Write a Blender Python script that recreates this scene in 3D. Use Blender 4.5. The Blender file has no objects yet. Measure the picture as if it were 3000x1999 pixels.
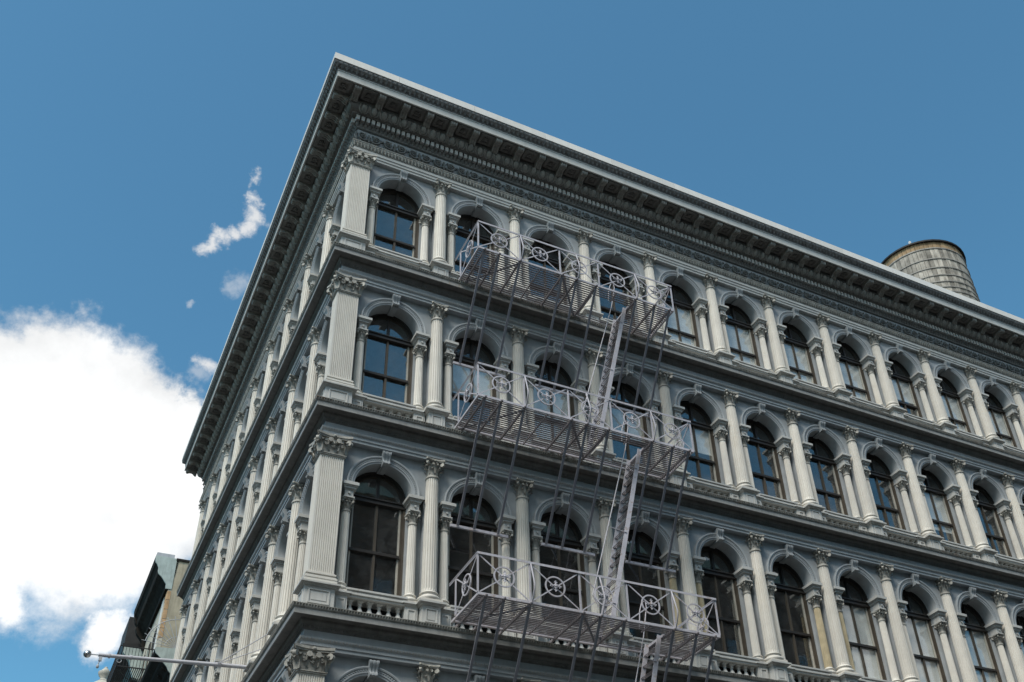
import bpy, math, random
from mathutils import Vector, Matrix
PI = math.pi
random.seed(7)
sc = bpy.context.scene
COL = sc.collection

# ------------------------------------------------------------------ camera
cam_d = bpy.data.cameras.new("camera")
cam = bpy.data.objects.new("camera", cam_d)
COL.objects.link(cam)
sc.camera = cam
cr = Vector((0.88164742, -0.46832461, -0.05805074))
cu = Vector((-0.22737366, -0.52935903, 0.81736175))
cf = Vector((0.41352031, 0.70742567, 0.57319271))
m = Matrix.Identity(4)
for i in range(3):
    m[i][0], m[i][1], m[i][2] = cr[i], cu[i], -cf[i]
m.translation = Vector((-4.85779, -20.44149, 1.65))
cam.matrix_world = m
cam_d.sensor_fit = 'HORIZONTAL'
cam_d.sensor_width = 36.0
cam_d.lens = 36.78
cam_d.shift_x = -0.07213
cam_d.shift_y = 0.09641
cam_d.clip_start = 0.1
cam_d.clip_end = 6000

# ------------------------------------------------------------------ sun, sky
SUN_DIR = Vector((-0.48, -0.40, 0.85)).normalized()
sun_el = math.asin(SUN_DIR.z)
sun_rot = math.atan2(SUN_DIR.x, SUN_DIR.y)
sl = bpy.data.lights.new("sun", 'SUN')
sl.energy = 2.5
sl.angle = math.radians(22)
sl.color = (1.0, 0.95, 0.87)
so = bpy.data.objects.new("sun", sl)
COL.objects.link(so)
so.rotation_euler = (-SUN_DIR).to_track_quat('-Z', 'Y').to_euler()
so.location = (0, 0, 60)

world = bpy.data.worlds.new("World")
sc.world = world
world.use_nodes = True
wn = world.node_tree.nodes
wl = world.node_tree.links
wn.clear()

class NT:
    def __init__(s, tree):
        s.n, s.l = tree.nodes, tree.links
    def put(s, sock, v):
        if isinstance(v, (int, float)):
            sock.default_value = v
        elif isinstance(v, (tuple, list)):
            sock.default_value = v
        else:
            s.l.new(v, sock)
    def math(s, op, a, b=None, c=None, clamp=False):
        n = s.n.new('ShaderNodeMath'); n.operation = op; n.use_clamp = clamp
        s.put(n.inputs[0], a)
        if b is not None: s.put(n.inputs[1], b)
        if c is not None: s.put(n.inputs[2], c)
        return n.outputs[0]
    def vm(s, op, a, b=None, scale=None):
        n = s.n.new('ShaderNodeVectorMath'); n.operation = op
        s.put(n.inputs[0], a)
        if b is not None: s.put(n.inputs[1], b)
        if scale is not None: s.put(n.inputs['Scale'], scale)
        return n.outputs['Value'] if op in ('DISTANCE', 'LENGTH', 'DOT_PRODUCT') else n.outputs['Vector']
    def noise(s, vec, scale, detail=6, rough=0.6, col=False):
        n = s.n.new('ShaderNodeTexNoise')
        s.put(n.inputs['Vector'], vec)
        n.inputs['Scale'].default_value = scale
        n.inputs['Detail'].default_value = detail
        n.inputs['Roughness'].default_value = rough
        return n.outputs['Color'] if col else n.outputs['Fac']
    def ramp(s, v, a, b, lo=0.0, hi=1.0):
        n = s.n.new('ShaderNodeMapRange'); n.interpolation_type = 'SMOOTHSTEP'
        s.put(n.inputs['Value'], v)
        n.inputs['From Min'].default_value = a; n.inputs['From Max'].default_value = b
        n.inputs['To Min'].default_value = lo; n.inputs['To Max'].default_value = hi
        return n.outputs['Result']
    def mix(s, f, a, b, mode='MIX'):
        n = s.n.new('ShaderNodeMix'); n.data_type = 'RGBA'; n.blend_type = mode
        s.put(n.inputs[0], f)
        for sock, v in ((n.inputs[6], a), (n.inputs[7], b)):
            if isinstance(v, (tuple, list)) and len(v) == 3: v = tuple(v) + (1.0,)
            s.put(sock, v)
        return n.outputs[2]

CLX, CLY = 7.7, 2.9
W = NT(world.node_tree)
sky = wn.new('ShaderNodeTexSky')
sky.sky_type = 'NISHITA'
sky.sun_disc = False
sky.sun_elevation = sun_el
sky.sun_rotation = sun_rot
sky.altitude = 0
sky.air_density = 1.0
sky.dust_density = 0.8
sky.ozone_density = 2.0
skyc = W.mix(1.0, sky.outputs[0], (0.66, 1.14, 1.12), 'MULTIPLY')
tc = wn.new('ShaderNodeTexCoord')
dirv = tc.outputs['Generated']
dirn = W.vm('NORMALIZE', dirv)
# ragged cloud edges: warp the direction by noise
w1 = W.vm('SUBTRACT', W.noise(dirn, 9.0, 9, 0.62, True), (0.5, 0.5, 0.5))
w2 = W.vm('SUBTRACT', W.noise(dirn, 34.0, 8, 0.66, True), (0.5, 0.5, 0.5))
dw = W.vm('ADD', W.vm('ADD', dirn, W.vm('SCALE', w1, scale=0.055)), W.vm('SCALE', w2, scale=0.034))
def blobs(lst):
    acc = None
    for c, r in lst:
        dd = W.math('DIVIDE', W.vm('DISTANCE', dw, c), r)
        v = W.math('SUBTRACT', 1.0, dd)
        acc = v if acc is None else W.math('SMOOTH_MAX', acc, v, 0.12)
    return acc
big = blobs([((-.0404, .844, .5349), .1077), ((.0162, .844, .5361), .0749), ((.0626, .8516, .5204), .0739),
             ((-.025, .8882, .4588), .0926), ((.0383, .8906, .4532), .0666), ((.0654, .8311, .5523), .0441),
             ((-.1109, .8344, .5398), .0868), ((.0427, .9141, .4033), .0315), ((-.0391, .9089, .4151), .041)])
wis = blobs([((.08, .6689, .739), .0072), ((.0814, .6811, .7276), .0080), ((.0804, .6928, .7167), .0096),
             ((.0746, .7001, .7102), .0092), ((.0645, .7057, .7055), .0092), ((.0543, .7107, .7014), .0088),
             ((.0495, .7178, .6945), .0084), ((.0697, .791, .6078), .0105)])
faint = blobs([((.0863, .7319, .6759), .012), ((.054, .7568, .6515), .0045), ((.0639, .7989, .5981), .011), ((.083, .739, .668), .010)])
fine = W.noise(dirn, 60.0, 7, 0.6)
# the underside of the big cloud thins out, its top is crisp
low = W.ramp(W.vm('DOT_PRODUCT', dirn, (0, 0, 1)), 0.50, 0.42)
thin = W.math('MULTIPLY', low, W.math('MULTIPLY', W.noise(dirn, 22.0, 6, 0.6), 0.55))
crisp = W.ramp(W.math('ADD', big, W.math('MULTIPLY', W.math('SUBTRACT', fine, 0.5), 0.26)), -0.07, 0.17)
soft = W.ramp(W.math('ADD', W.math('SUBTRACT', big, thin), W.math('MULTIPLY', W.math('SUBTRACT', fine, 0.5), 0.5)), -0.18, 0.42)
a_big = W.math('ADD', W.math('MULTIPLY', crisp, W.math('SUBTRACT', 1.0, low)), W.math('MULTIPLY', soft, low))
a_wis = W.math('MULTIPLY', W.ramp(W.math('ADD', wis, W.math('MULTIPLY', W.math('SUBTRACT', fine, 0.5), 0.9)), -0.30, 0.75), 0.9)
a_faint = W.math('MULTIPLY', W.ramp(W.math('ADD', faint, W.math('MULTIPLY', W.math('SUBTRACT', fine, 0.5), 0.9)), -0.30, 0.8), 0.38)
a_wis = W.math('MAXIMUM', a_wis, a_faint)
# fair-weather cumulus over the rest of the sky, thickest towards the sun's side
sep = wn.new('ShaderNodeSeparateXYZ'); wl.new(dirn, sep.inputs[0])
zz = W.math('ADD', W.math('MAXIMUM', sep.outputs[2], 0.0), 0.22)
plane = wn.new('ShaderNodeCombineXYZ')
wl.new(W.math('DIVIDE', sep.outputs[0], zz), plane.inputs[0])
wl.new(W.math('DIVIDE', sep.outputs[1], zz), plane.inputs[1])
cum = W.noise(W.vm('ADD', plane.outputs[0], (CLX, CLY, 0.0)), 1.15, 8, 0.58)
side = W.ramp(W.vm('DOT_PRODUCT', dirn, (-0.35, -0.94, 0.0)), -0.25, 0.45, -0.30, 0.055)
a_cum = W.ramp(W.math('ADD', cum, side), 0.50, 0.60)
alpha = W.math('MAXIMUM', W.math('MAXIMUM', a_big, a_wis), a_cum)
shade = W.ramp(W.math('ADD', big, W.math('MULTIPLY', W.math('SUBTRACT', W.noise(dirn, 11.0, 7, .6), .5), 1.1)), -0.15, 0.6, 0.60, 0.80)
cloud = W.vm('SCALE', (9.0, 9.1, 9.15), scale=shade)
mixc = W.mix(alpha, skyc, cloud)
bg = wn.new('ShaderNodeBackground')
bg.inputs['Strength'].default_value = 0.1
wl.new(mixc, bg.inputs['Color'])
wo = wn.new('ShaderNodeOutputWorld')
wl.new(bg.outputs[0], wo.inputs['Surface'])
world.cycles.sampling_method = 'MANUAL'
world.cycles.sample_map_resolution = 1024

vs = sc.view_settings
vs.view_transform = 'Standard'
vs.look = 'None'
vs.exposure = 0.6
vs.gamma = 1.0
vs.use_curve_mapping = False
sc.cycles.max_bounces = 8
sc.cycles.diffuse_bounces = 2
sc.cycles.transparent_max_bounces = 12

# ------------------------------------------------------------------ materials
MATS = {}
def paint(name, col, var=0.12, streak=0.12, stain=None, stain_amt=0.0, rough=0.55, bump=0.15, scale=3.0, spec=0.35, metallic=0.0, chips=None, rnd=0.0, runs=0.0, blotch=None):
    mt = bpy.data.materials.new(name); mt.use_nodes = True
    nt = mt.node_tree; b = nt.nodes['Principled BSDF']; N = NT(nt)
    g = nt.nodes.new('ShaderNodeNewGeometry').outputs['Position']
    c = tuple(col) + (1.0,)
    n1 = N.noise(g, scale, 6, 0.6)
    f = N.ramp(n1, 0.3, 0.7, 1 - var, 1 + var * 0.6)
    cc = N.vm('SCALE', col, scale=f)
    if streak:
        st = N.noise(N.vm('MULTIPLY', g, (7.0, 7.0, 0.55)), 1.6, 5, 0.6)
        cc = N.vm('SCALE', cc, scale=N.ramp(st, 0.42, 0.75, 1.0, 1 - streak))
        sp = N.noise(g, 38.0, 4, 0.7)
        cc = N.vm('SCALE', cc, scale=N.ramp(sp, 0.55, 0.75, 1.0, 1 - streak * 1.2))
    if rnd:
        oi = nt.nodes.new('ShaderNodeObjectInfo')
        cc = N.vm('SCALE', cc, scale=N.ramp(oi.outputs['Random'], 0.0, 1.0, 1-rnd, 1+rnd))
    if stain:
        s2 = N.noise(N.vm('MULTIPLY', g, (2.2, 2.2, 0.5)), 1.1, 5, 0.65)
        cc = N.mix(N.ramp(s2, 0.55, 0.78, 0.0, stain_amt), cc, stain)
    if runs:
        r1 = N.noise(N.vm('MULTIPLY', g, (6.0, 6.0, 0.30)), 1.9, 4, 0.6)
        r2 = N.noise(g, 1.3, 3, 0.5)
        cc = N.mix(N.math('MULTIPLY', N.ramp(r1, 0.60, 0.76, 0.0, runs), N.ramp(r2, 0.42, 0.62)), cc, (0.27, 0.185, 0.11))
    if blotch:
        b1 = N.noise(g, 7.5, 6, 0.7)
        cc = N.mix(N.ramp(b1, 0.56, 0.68, 0.0, 0.75), cc, blotch)
    if chips:
        s3 = N.noise(N.vm('MULTIPLY', g, (9.0, 9.0, 3.0)), 2.0, 4, 0.7)
        cc = N.mix(N.ramp(s3, 0.76, 0.785), cc, chips)
    N.put(b.inputs['Base Color'], cc)
    b.inputs['Roughness'].default_value = rough
    b.inputs['Specular IOR Level'].default_value = spec
    b.inputs['Metallic'].default_value = metallic
    if bump:
        bn = nt.nodes.new('ShaderNodeBump'); bn.inputs['Strength'].default_value = bump; bn.inputs['Distance'].default_value = 0.01
        N.put(bn.inputs['Height'], N.noise(g, 45.0, 5, 0.65))
        nt.links.new(bn.outputs[0], b.inputs['Normal'])
    MATS[name] = mt
    return mt

paint('iron_paint', (0.50, 0.50, 0.48), 0.08, 0.08, (0.45, 0.42, 0.35), 0.30, runs=0.45, rnd=0.05)
paint('shaft_paint', (0.63, 0.605, 0.55), 0.06, 0.045, (0.53, 0.47, 0.36), 0.45, chips=(0.24, 0.19, 0.14), runs=0.35, rnd=0.07)
paint('shaded_wall_paint', (0.355, 0.38, 0.395), 0.10, 0.09, (0.33, 0.34, 0.34), 0.45, runs=0.35, rnd=0.04)  # darker and bluer than the shafts: cornice shade and skylight put into the colour
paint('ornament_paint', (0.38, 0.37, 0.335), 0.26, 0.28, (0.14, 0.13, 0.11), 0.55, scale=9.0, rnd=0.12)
paint('modillion_shade_paint', (0.27, 0.265, 0.245), 0.2, 0.2, (0.16, 0.15, 0.13), 0.45, scale=6.0)  # same grey iron, darkened to paint in the brackets' and eggs' shade
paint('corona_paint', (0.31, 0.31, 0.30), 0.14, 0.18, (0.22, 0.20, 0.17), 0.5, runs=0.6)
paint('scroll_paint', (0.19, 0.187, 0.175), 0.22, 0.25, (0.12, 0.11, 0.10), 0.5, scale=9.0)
paint('soffit_shade_paint', (0.17, 0.165, 0.155), 0.20, 0.22, (0.15, 0.14, 0.125), 0.5, scale=4.0)  # underside shade painted into the colour, with some dirt mottling
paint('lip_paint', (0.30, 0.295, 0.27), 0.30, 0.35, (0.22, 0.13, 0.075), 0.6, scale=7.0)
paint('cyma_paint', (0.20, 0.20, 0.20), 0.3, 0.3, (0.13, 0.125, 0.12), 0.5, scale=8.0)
paint('ochre_shaft', (0.49, 0.415, 0.27), 0.16, 0.15, (0.60, 0.57, 0.50), 0.85)
paint('coping_metal', (0.67, 0.655, 0.62), 0.05, 0.06, (0.60, 0.58, 0.54), 0.5, rough=0.5, bump=0.1, rnd=0.05)
paint('fire_escape_paint', (0.50, 0.485, 0.53), 0.12, 0.14, (0.36, 0.30, 0.28), 0.5, rough=0.5, spec=0.35, bump=0.4, rnd=0.08, blotch=(0.36, 0.27, 0.22))
paint('fire_escape_dark', (0.25, 0.245, 0.275), 0.14, 0.14, (0.20, 0.15, 0.13), 0.45, rough=0.5)
paint('fire_escape_slat', (0.26, 0.24, 0.255), 0.2, 0.2, (0.20, 0.14, 0.12), 0.4, rough=0.5)
paint('frame_black', (0.034, 0.030, 0.027), 0.2, 0.1, rough=0.45)
paint('frame_brown', (0.075, 0.062, 0.047), 0.2, 0.2, (0.15, 0.13, 0.105), 0.35, rough=0.55)
paint('sash_lit_cream', (0.42, 0.40, 0.35), 0.15, 0.2, (0.2, 0.17, 0.13), 0.5)  # cream tone paints the light caught on the inner sash edges
paint('blind_white', (0.87, 0.88, 0.86), 0.05, 0.06, rough=0.9, bump=0, spec=0.1)
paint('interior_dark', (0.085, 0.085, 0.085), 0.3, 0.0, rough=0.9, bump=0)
paint('roof_felt', (0.16, 0.155, 0.15), 0.2, 0.0, rough=0.95)
paint('tank_wood', (0.34, 0.315, 0.275), 0.35, 0.55, (0.085, 0.075, 0.065), 0.85, rough=0.9, scale=2.2, bump=0.5, rnd=0.35)
paint('tank_rust', (0.36, 0.25, 0.145), 0.35, 0.4, (0.13, 0.10, 0.075), 0.8, rough=0.9, scale=2.2, bump=0.4)
paint('hoop_steel', (0.26, 0.25, 0.23), 0.3, 0.2, (0.30, 0.26, 0.21), 0.5, rough=0.6)
paint('tank_roof_black', (0.012, 0.012, 0.012), 0.3, 0.0, rough=0.7)
paint('tar_dark', (0.03, 0.029, 0.028), 0.3, 0.1, rough=0.7)
paint('mint_metal', (0.40, 0.47, 0.45), 0.14, 0.22, (0.28, 0.33, 0.31), 0.5, rough=0.5)
paint('zinc', (0.42, 0.44, 0.47), 0.1, 0.15, rough=0.4)
paint('stucco_beige', (0.43, 0.385, 0.29), 0.18, 0.2, (0.26, 0.235, 0.19), 0.6, rough=0.95, scale=1.4, bump=0.4)
paint('stone_orange', (0.52, 0.34, 0.19), 0.22, 0.2, (0.48, 0.45, 0.36), 0.6, rough=0.9)
paint('stone_pale', (0.52, 0.49, 0.41), 0.15, 0.2, (0.36, 0.31, 0.24), 0.5, rough=0.9)
paint('limestone', (0.46, 0.435, 0.38), 0.12, 0.2, rough=0.9)
paint('cornice_dark', (0.030, 0.028, 0.025), 0.25, 0.2, rough=0.9, spec=0.08)
paint('iron_black', (0.02, 0.02, 0.021), 0.2, 0.1, rough=0.5)
paint('pole_paint', (0.50, 0.50, 0.54), 0.08, 0.08, rough=0.4)
paint('steel_bright', (0.62, 0.62, 0.62), 0.05, 0.0, rough=0.25, bump=0, metallic=1.0)
paint('brick_red', (0.17, 0.095, 0.07), 0.2, 0.2, rough=0.95)
paint('asphalt', (0.05, 0.05, 0.052), 0.2, 0.0, rough=0.9)
paint('concrete', (0.17, 0.165, 0.155), 0.15, 0.0, rough=0.9)
paint('ground_grey', (0.07, 0.07, 0.068), 0.2, 0.0, rough=0.95)

def glass_mat(name, tint, rough, fr):
    mt = bpy.data.materials.new(name); mt.use_nodes = True
    nt = mt.node_tree; N = NT(nt)
    nt.nodes.clear()
    gl = nt.nodes.new('ShaderNodeBsdfGlossy'); gl.inputs['Roughness'].default_value = rough
    gl.inputs['Color'].default_value = (0.90, 0.90, 0.88, 1)
    tr = nt.nodes.new('ShaderNodeBsdfTransparent'); tr.inputs['Color'].default_value = tint + (1,)
    lw = nt.nodes.new('ShaderNodeLayerWeight')
    fac = N.math('ADD', fr, N.math('MULTIPLY', N.math('POWER', lw.outputs['Facing'], 5.0), 1.0 - fr))
    bn = nt.nodes.new('ShaderNodeBump'); bn.inputs['Strength'].default_value = 0.03; bn.inputs['Distance'].default_value = 0.02
    g = nt.nodes.new('ShaderNodeNewGeometry').outputs['Position']
    N.put(bn.inputs['Height'], N.noise(g, 2.3, 2, 0.5))
    nt.links.new(bn.outputs[0], gl.inputs['Normal'])
    mx = nt.nodes.new('ShaderNodeMixShader')
    nt.links.new(fac, mx.inputs[0]); nt.links.new(tr.outputs[0], mx.inputs[1]); nt.links.new(gl.outputs[0], mx.inputs[2])
    df = nt.nodes.new('ShaderNodeBsdfDiffuse'); df.inputs['Color'].default_value = (0.34, 0.35, 0.35, 1)
    mg = nt.nodes.new('ShaderNodeMixShader')
    nt.links.new(N.ramp(N.noise(g, 3.5, 6, 0.65), 0.3, 0.75, 0.012, 0.07), mg.inputs[0])
    nt.links.new(mx.outputs[0], mg.inputs[1]); nt.links.new(df.outputs[0], mg.inputs[2])
    out = nt.nodes.new('ShaderNodeOutputMaterial'); nt.links.new(mg.outputs[0], out.inputs[0])
    MATS[name] = mt
glass_mat('window_glass', (0.96, 0.97, 0.97), 0.015, 0.12)

# ------------------------------------------------------------------ mesh builder
class MB:
    def __init__(s): s.v, s.f = [], []
    def add(s, v, f):
        o = len(s.v); s.v += [tuple(p) for p in v]; s.f += [tuple(i + o for i in q) for q in f]; return s
    def box(s, x0, x1, y0, y1, z0, z1):
        return s.add([(x0,y0,z0),(x1,y0,z0),(x1,y1,z0),(x0,y1,z0),(x0,y0,z1),(x1,y0,z1),(x1,y1,z1),(x0,y1,z1)],
                     [(0,3,2,1),(4,5,6,7),(0,1,5,4),(1,2,6,5),(2,3,7,6),(3,0,4,7)])
    def quad(s, a, b, c, d): return s.add([a, b, c, d], [(0,1,2,3)])
    def lathe(s, prof, n=12, cx=0, cy=0, cap=True, a0=0.0):
        o = len(s.v); k = len(prof)
        for i in range(n):
            a = a0 + 2*PI*i/n
            for r, z in prof: s.v.append((cx + r*math.cos(a), cy + r*math.sin(a), z))
        for i in range(n):
            j = (i+1) % n
            for t in range(k-1): s.f.append((o+i*k+t, o+j*k+t, o+j*k+t+1, o+i*k+t+1))
        if cap:
            s.f.append(tuple(o+i*k for i in range(n))[::-1]); s.f.append(tuple(o+i*k+k-1 for i in range(n)))
        return s
    def prism(s, pts, fn, a, b):
        # pts 2D outline, fn(u,v,w) -> 3D, extruded w from a to b
        n = len(pts); o = len(s.v)
        s.v += [tuple(fn(u, v, a)) for u, v in pts] + [tuple(fn(u, v, b)) for u, v in pts]
        for i in range(n):
            j = (i+1) % n; s.f.append((o+i, o+j, o+n+j, o+n+i))
        s.f.append(tuple(range(o+n-1, o-1, -1))); s.f.append(tuple(range(o+n, o+2*n)))
        return s
    def tube(s, pts, r, n=6, closed=False, flat=None):
        P = [Vector(p) for p in pts]; m = len(P); o = len(s.v)
        up = None
        for i in range(m):
            if closed: t = P[(i+1) % m] - P[i-1]
            else: t = P[min(i+1, m-1)] - P[max(i-1, 0)]
            t.normalize()
            if up is None:
                up = Vector((0,0,1)) if abs(t.z) < 0.9 else Vector((0,1,0))
            x = t.cross(up)
            if x.length < 1e-6: x = t.cross(Vector((1,0,0)))
            x.normalize(); y = x.cross(t); y.normalize(); up = y
            rr = r[i] if isinstance(r, (list, tuple)) else r
            for k in range(n):
                a = 2*PI*(k+0.5)/n
                q = P[i] + x*(rr*math.cos(a)) + y*(rr*math.sin(a))
                s.v.append(tuple(q))
        for i in range(m if closed else m-1):
            j = (i+1) % m
            for k in range(n):
                l = (k+1) % n
                s.f.append((o+i*n+k, o+i*n+l, o+j*n+l, o+j*n+k))
        if not closed:
            s.f.append(tuple(range(o+n-1, o-1, -1))); s.f.append(tuple(o+(m-1)*n+k for k in range(n)))
        return s
    def bar(s, p, q, w, h, up=(0,0,1)):
        # rectangular bar from p to q, w across, h along 'up'
        p, q = Vector(p), Vector(q); t = (q-p).normalized(); up = Vector(up)
        x = t.cross(up)
        if x.length < 1e-5: x = t.cross(Vector((1,0,0)))
        x.normalize(); y = x.cross(t).normalized()
        vs = []
        for c in (p, q):
            for a, b in ((-1,-1),(1,-1),(1,1),(-1,1)): vs.append(tuple(c + x*(a*w/2) + y*(b*h/2)))
        return s.add(vs, [(0,3,2,1),(4,5,6,7),(0,1,5,4),(1,2,6,5),(2,3,7,6),(3,0,4,7)])
    def ball(s, c, r, n=8, k=5, sq=(1,1,1)):
        o = len(s.v)
        for i in range(k+1):
            th = PI*i/k
            for j in range(n):
                a = 2*PI*j/n
                s.v.append((c[0]+r*sq[0]*math.sin(th)*math.cos(a), c[1]+r*sq[1]*math.sin(th)*math.sin(a), c[2]+r*sq[2]*math.cos(th)))
        for i in range(k):
            for j in range(n):
                l = (j+1) % n
                s.f.append((o+i*n+j, o+(i+1)*n+j, o+(i+1)*n+l, o+i*n+l))
        return s
    def merge(s, other, M=None):
        return s.add([tuple(M @ Vector(p)) for p in other.v] if M else other.v, other.f)
    def mesh(s, name, mat, smooth=None):
        me = bpy.data.meshes.new(name); me.from_pydata(s.v, [], s.f); me.update()
        me.materials.append(MATS[mat])
        if smooth is not None:
            me.shade_smooth(); me.set_sharp_from_angle(angle=math.radians(smooth))
        return me

def link(name, data, parent=None, loc=(0,0,0), rot=(0,0,0)):
    o = bpy.data.objects.new(name, data); COL.objects.link(o)
    o.location = loc; o.rotation_euler = rot
    if parent is not None: o.parent = parent
    return o
def thing(name, label, cat, loc=(0,0,0), group=None):
    o = link(name, None, None, loc); o.empty_display_size = 0.3
    o['label'] = label; o['category'] = cat
    if group: o['group'] = group
    return o
def part(name, mb, mat, parent, loc=(0,0,0), smooth=None, stuff=False, label=None, rot=(0,0,0)):
    o = link(name, mb.mesh(name, mat, smooth), parent, loc, rot)
    if stuff: o['kind'] = 'stuff'
    if label: o['label'] = label
    return o
def struct(name, mb, mat):
    o = link(name, mb.mesh(name, mat)); o['kind'] = 'structure'; return o

# facade placement: side 'R' = Broome-side front (faces -Y), 'L' = the return front (faces -X)
def fpos(side, s, d, z): return (s, -d, z) if side == 'R' else (-d, s, z)
def frot(side): return (0,0,0) if side == 'R' else (0,0,-PI/2)
def put(name, me, parent, side, s, d, z): return link(name, me, parent, fpos(side, s, d, z), frot(side))

# ------------------------------------------------------------------ layout numbers
BAY, A1, NR = 2.43, 2.6588, 14        # long front: bay, first column, bays
BAY2, L1, NL = 2.32, 2.323, 9         # return front
XEND = A1 + BAY*13 + 0.35
YEND = 21.32
LEVELS = [dict(k='A', T0=22.25, ab=26.38), dict(k='B', T0=17.10, ab=21.40), dict(k='C', T0=11.717, ab=16.26), dict(k='D', T0=6.05, ab=10.88)]
def bays(side): return [(A1 + BAY*(i-0.5)) for i in range(NR)] if side == 'R' else [(L1 + BAY2*(i-0.5)) for i in range(NL)]
def cols(side): return [A1 + BAY*i for i in range(13)] if side == 'R' else [L1 + BAY2*i for i in range(9)]

# ------------------------------------------------------------------ ground
g = MB(); g.quad((-3000,-3000,-0.01),(3000,-3000,-0.01),(3000,3000,-0.01),(-3000,3000,-0.01)); struct('ground', g, 'ground_grey')
g = MB(); g.box(-400,400,-17.6,-4.2,-0.005,0.004); struct('road', g, 'asphalt')
g = MB(); g.box(-19.5,-4.2,-400,-17.61,-0.005,0.004); g.box(-19.5,-4.2,-4.19,400,-0.005,0.004); struct('avenue', g, 'asphalt')
for x0,x1,y0,y1 in ((-4.2,60,-4.2,60),(-4.2,60,-60,-17.6),(-60,-19.5,-4.2,60),(-60,-19.5,-60,-17.6)):
    g = MB(); g.box(x0,x1,y0,y1,-0.005,0.13); struct('pavement', g, 'concrete')

# ------------------------------------------------------------------ the cast-iron building
B = thing('cast_iron_building', 'grey cast-iron corner building with arched windows, Corinthian columns and heavy bracketed cornice', 'building')

def sweep(prof, x_end=XEND, y_end=None, closed_back=None):
    # profile of (d,z) swept along both fronts with a mitred corner
    mb = MB(); n = len(prof)
    ye = y_end or (lambda d: YEND)
    for d, z in prof: mb.v.append((x_end, -d, z))
    for d, z in prof: mb.v.append((-d, -d, z))
    for d, z in prof: mb.v.append((-d, ye(d), z))
    for k in (0, 1):
        for i in range(n-1):
            a = k*n + i
            mb.f.append((a, a+1, a+n+1, a+n))
    mb.f.append(tuple(range(2*n, 3*n))); mb.f.append(tuple(range(n-1, -1, -1)))
    return mb

def curve(p, q, bulge, n=5):
    # points from p to q bulging sideways
    (x0,y0),(x1,y1) = p, q; out = []
    nx, ny = (y1-y0), -(x1-x0)
    for i in range(n+1):
        t = i/n; b = math.sin(PI*t)*bulge
        out.append((x0+(x1-x0)*t+nx*b, y0+(y1-y0)*t+ny*b))
    return out
def cyma(p, q, amp, n=8):
    (x0,y0),(x1,y1) = p, q; out = []
    nx, ny = (y1-y0), -(x1-x0)
    for i in range(n+1):
        t = i/n; b = math.sin(2*PI*t)*amp
        out.append((x0+(x1-x0)*t+nx*b, y0+(y1-y0)*t+ny*b))
    return out

# ---- walls
def wall_mesh(side, lv):
    mb = MB(); T0, ab = lv['T0'], lv['ab']; sp = ab - 1.06; top = ab + 0.06
    bw = BAY if side == 'R' else BAY2
    P = lambda s, d, z: fpos(side, s, d, z)
    r = 0.735; D = -0.06; n = 20
    for c in bays(side):
        l, rr = c - bw/2, c + bw/2
        if c == bays(side)[0]: l = 0.05
        mb.quad(P(l,D,sp), P(c-r,D,sp), P(c-r,D,top), P(l,D,top))
        mb.quad(P(c+r,D,sp), P(rr,D,sp), P(rr,D,top), P(c+r,D,top))
        for i in range(n):
            a, b = PI - PI*i/n, PI - PI*(i+1)/n
            xa, za, xb, zb = c+r*math.cos(a), sp+r*math.sin(a), c+r*math.cos(b), sp+r*math.sin(b)
            mb.quad(P(xa,D,za), P(xb,D,zb), P(xb,D,top), P(xa,D,top))
        # soffit behind the imposts and the recessed pier below
        for x0, x1 in ((l, c-0.70), (c+0.70, rr)):
            mb.quad(P(x0,D,sp), P(x1,D,sp), P(x1,-0.42,sp), P(x0,-0.42,sp))
            mb.quad(P(x0,-0.28,T0-0.1), P(x1,-0.28,T0-0.1), P(x1,-0.28,sp), P(x0,-0.28,sp))
            xe = x1 if x1 < c else x0
            mb.quad(P(xe,-0.28,T0-0.1), P(xe,-0.6,T0-0.1), P(xe,-0.6,sp), P(xe,-0.28,sp))
    for s in cols(side):      # flat respond behind each column
        a, b, c0, c1 = s-0.16, s+0.16, -0.275, -0.13
        mb.quad(P(a,c1,T0),P(b,c1,T0),P(b,c1,ab),P(a,c1,ab))
        mb.quad(P(a,c0,T0),P(a,c1,T0),P(a,c1,ab),P(a,c0,ab)); mb.quad(P(b,c0,T0),P(b,c1,T0),P(b,c1,ab),P(b,c0,ab))
    return mb
for lv in LEVELS:
    for side in 'RL':
        part('wall', wall_mesh(side, lv), 'shaded_wall_paint', B)
gw = MB(); gw.box(-0.1, XEND, -0.1+0.2, 0.6, 0.0, 5.3); gw.box(-0.1+0.2, 0.6, 0.6, YEND, 0.0, 5.3)
part('ground_storey_wall', gw, 'shaded_wall_paint', B)
ew = MB(); ew.box(0.3, XEND, YEND-0.45, YEND-0.02, 0.0, 28.6); part('party_wall', ew, 'stucco_beige', B)
ew = MB(); ew.box(XEND-0.4, XEND, 0.7, YEND-0.46, 0.0, 28.6); part('party_wall', ew, 'stucco_beige', B)

# ---- interiors: slabs and a dark core behind the glass
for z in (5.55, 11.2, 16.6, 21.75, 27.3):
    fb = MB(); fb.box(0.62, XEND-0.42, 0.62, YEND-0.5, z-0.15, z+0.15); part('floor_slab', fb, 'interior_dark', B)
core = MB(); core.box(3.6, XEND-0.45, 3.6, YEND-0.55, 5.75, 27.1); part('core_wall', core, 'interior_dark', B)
rf = MB(); rf.box(0.0, XEND-0.01, 0.0, YEND-0.5, 28.2, 28.42); part('roof', rf, 'roof_felt', B)

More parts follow.
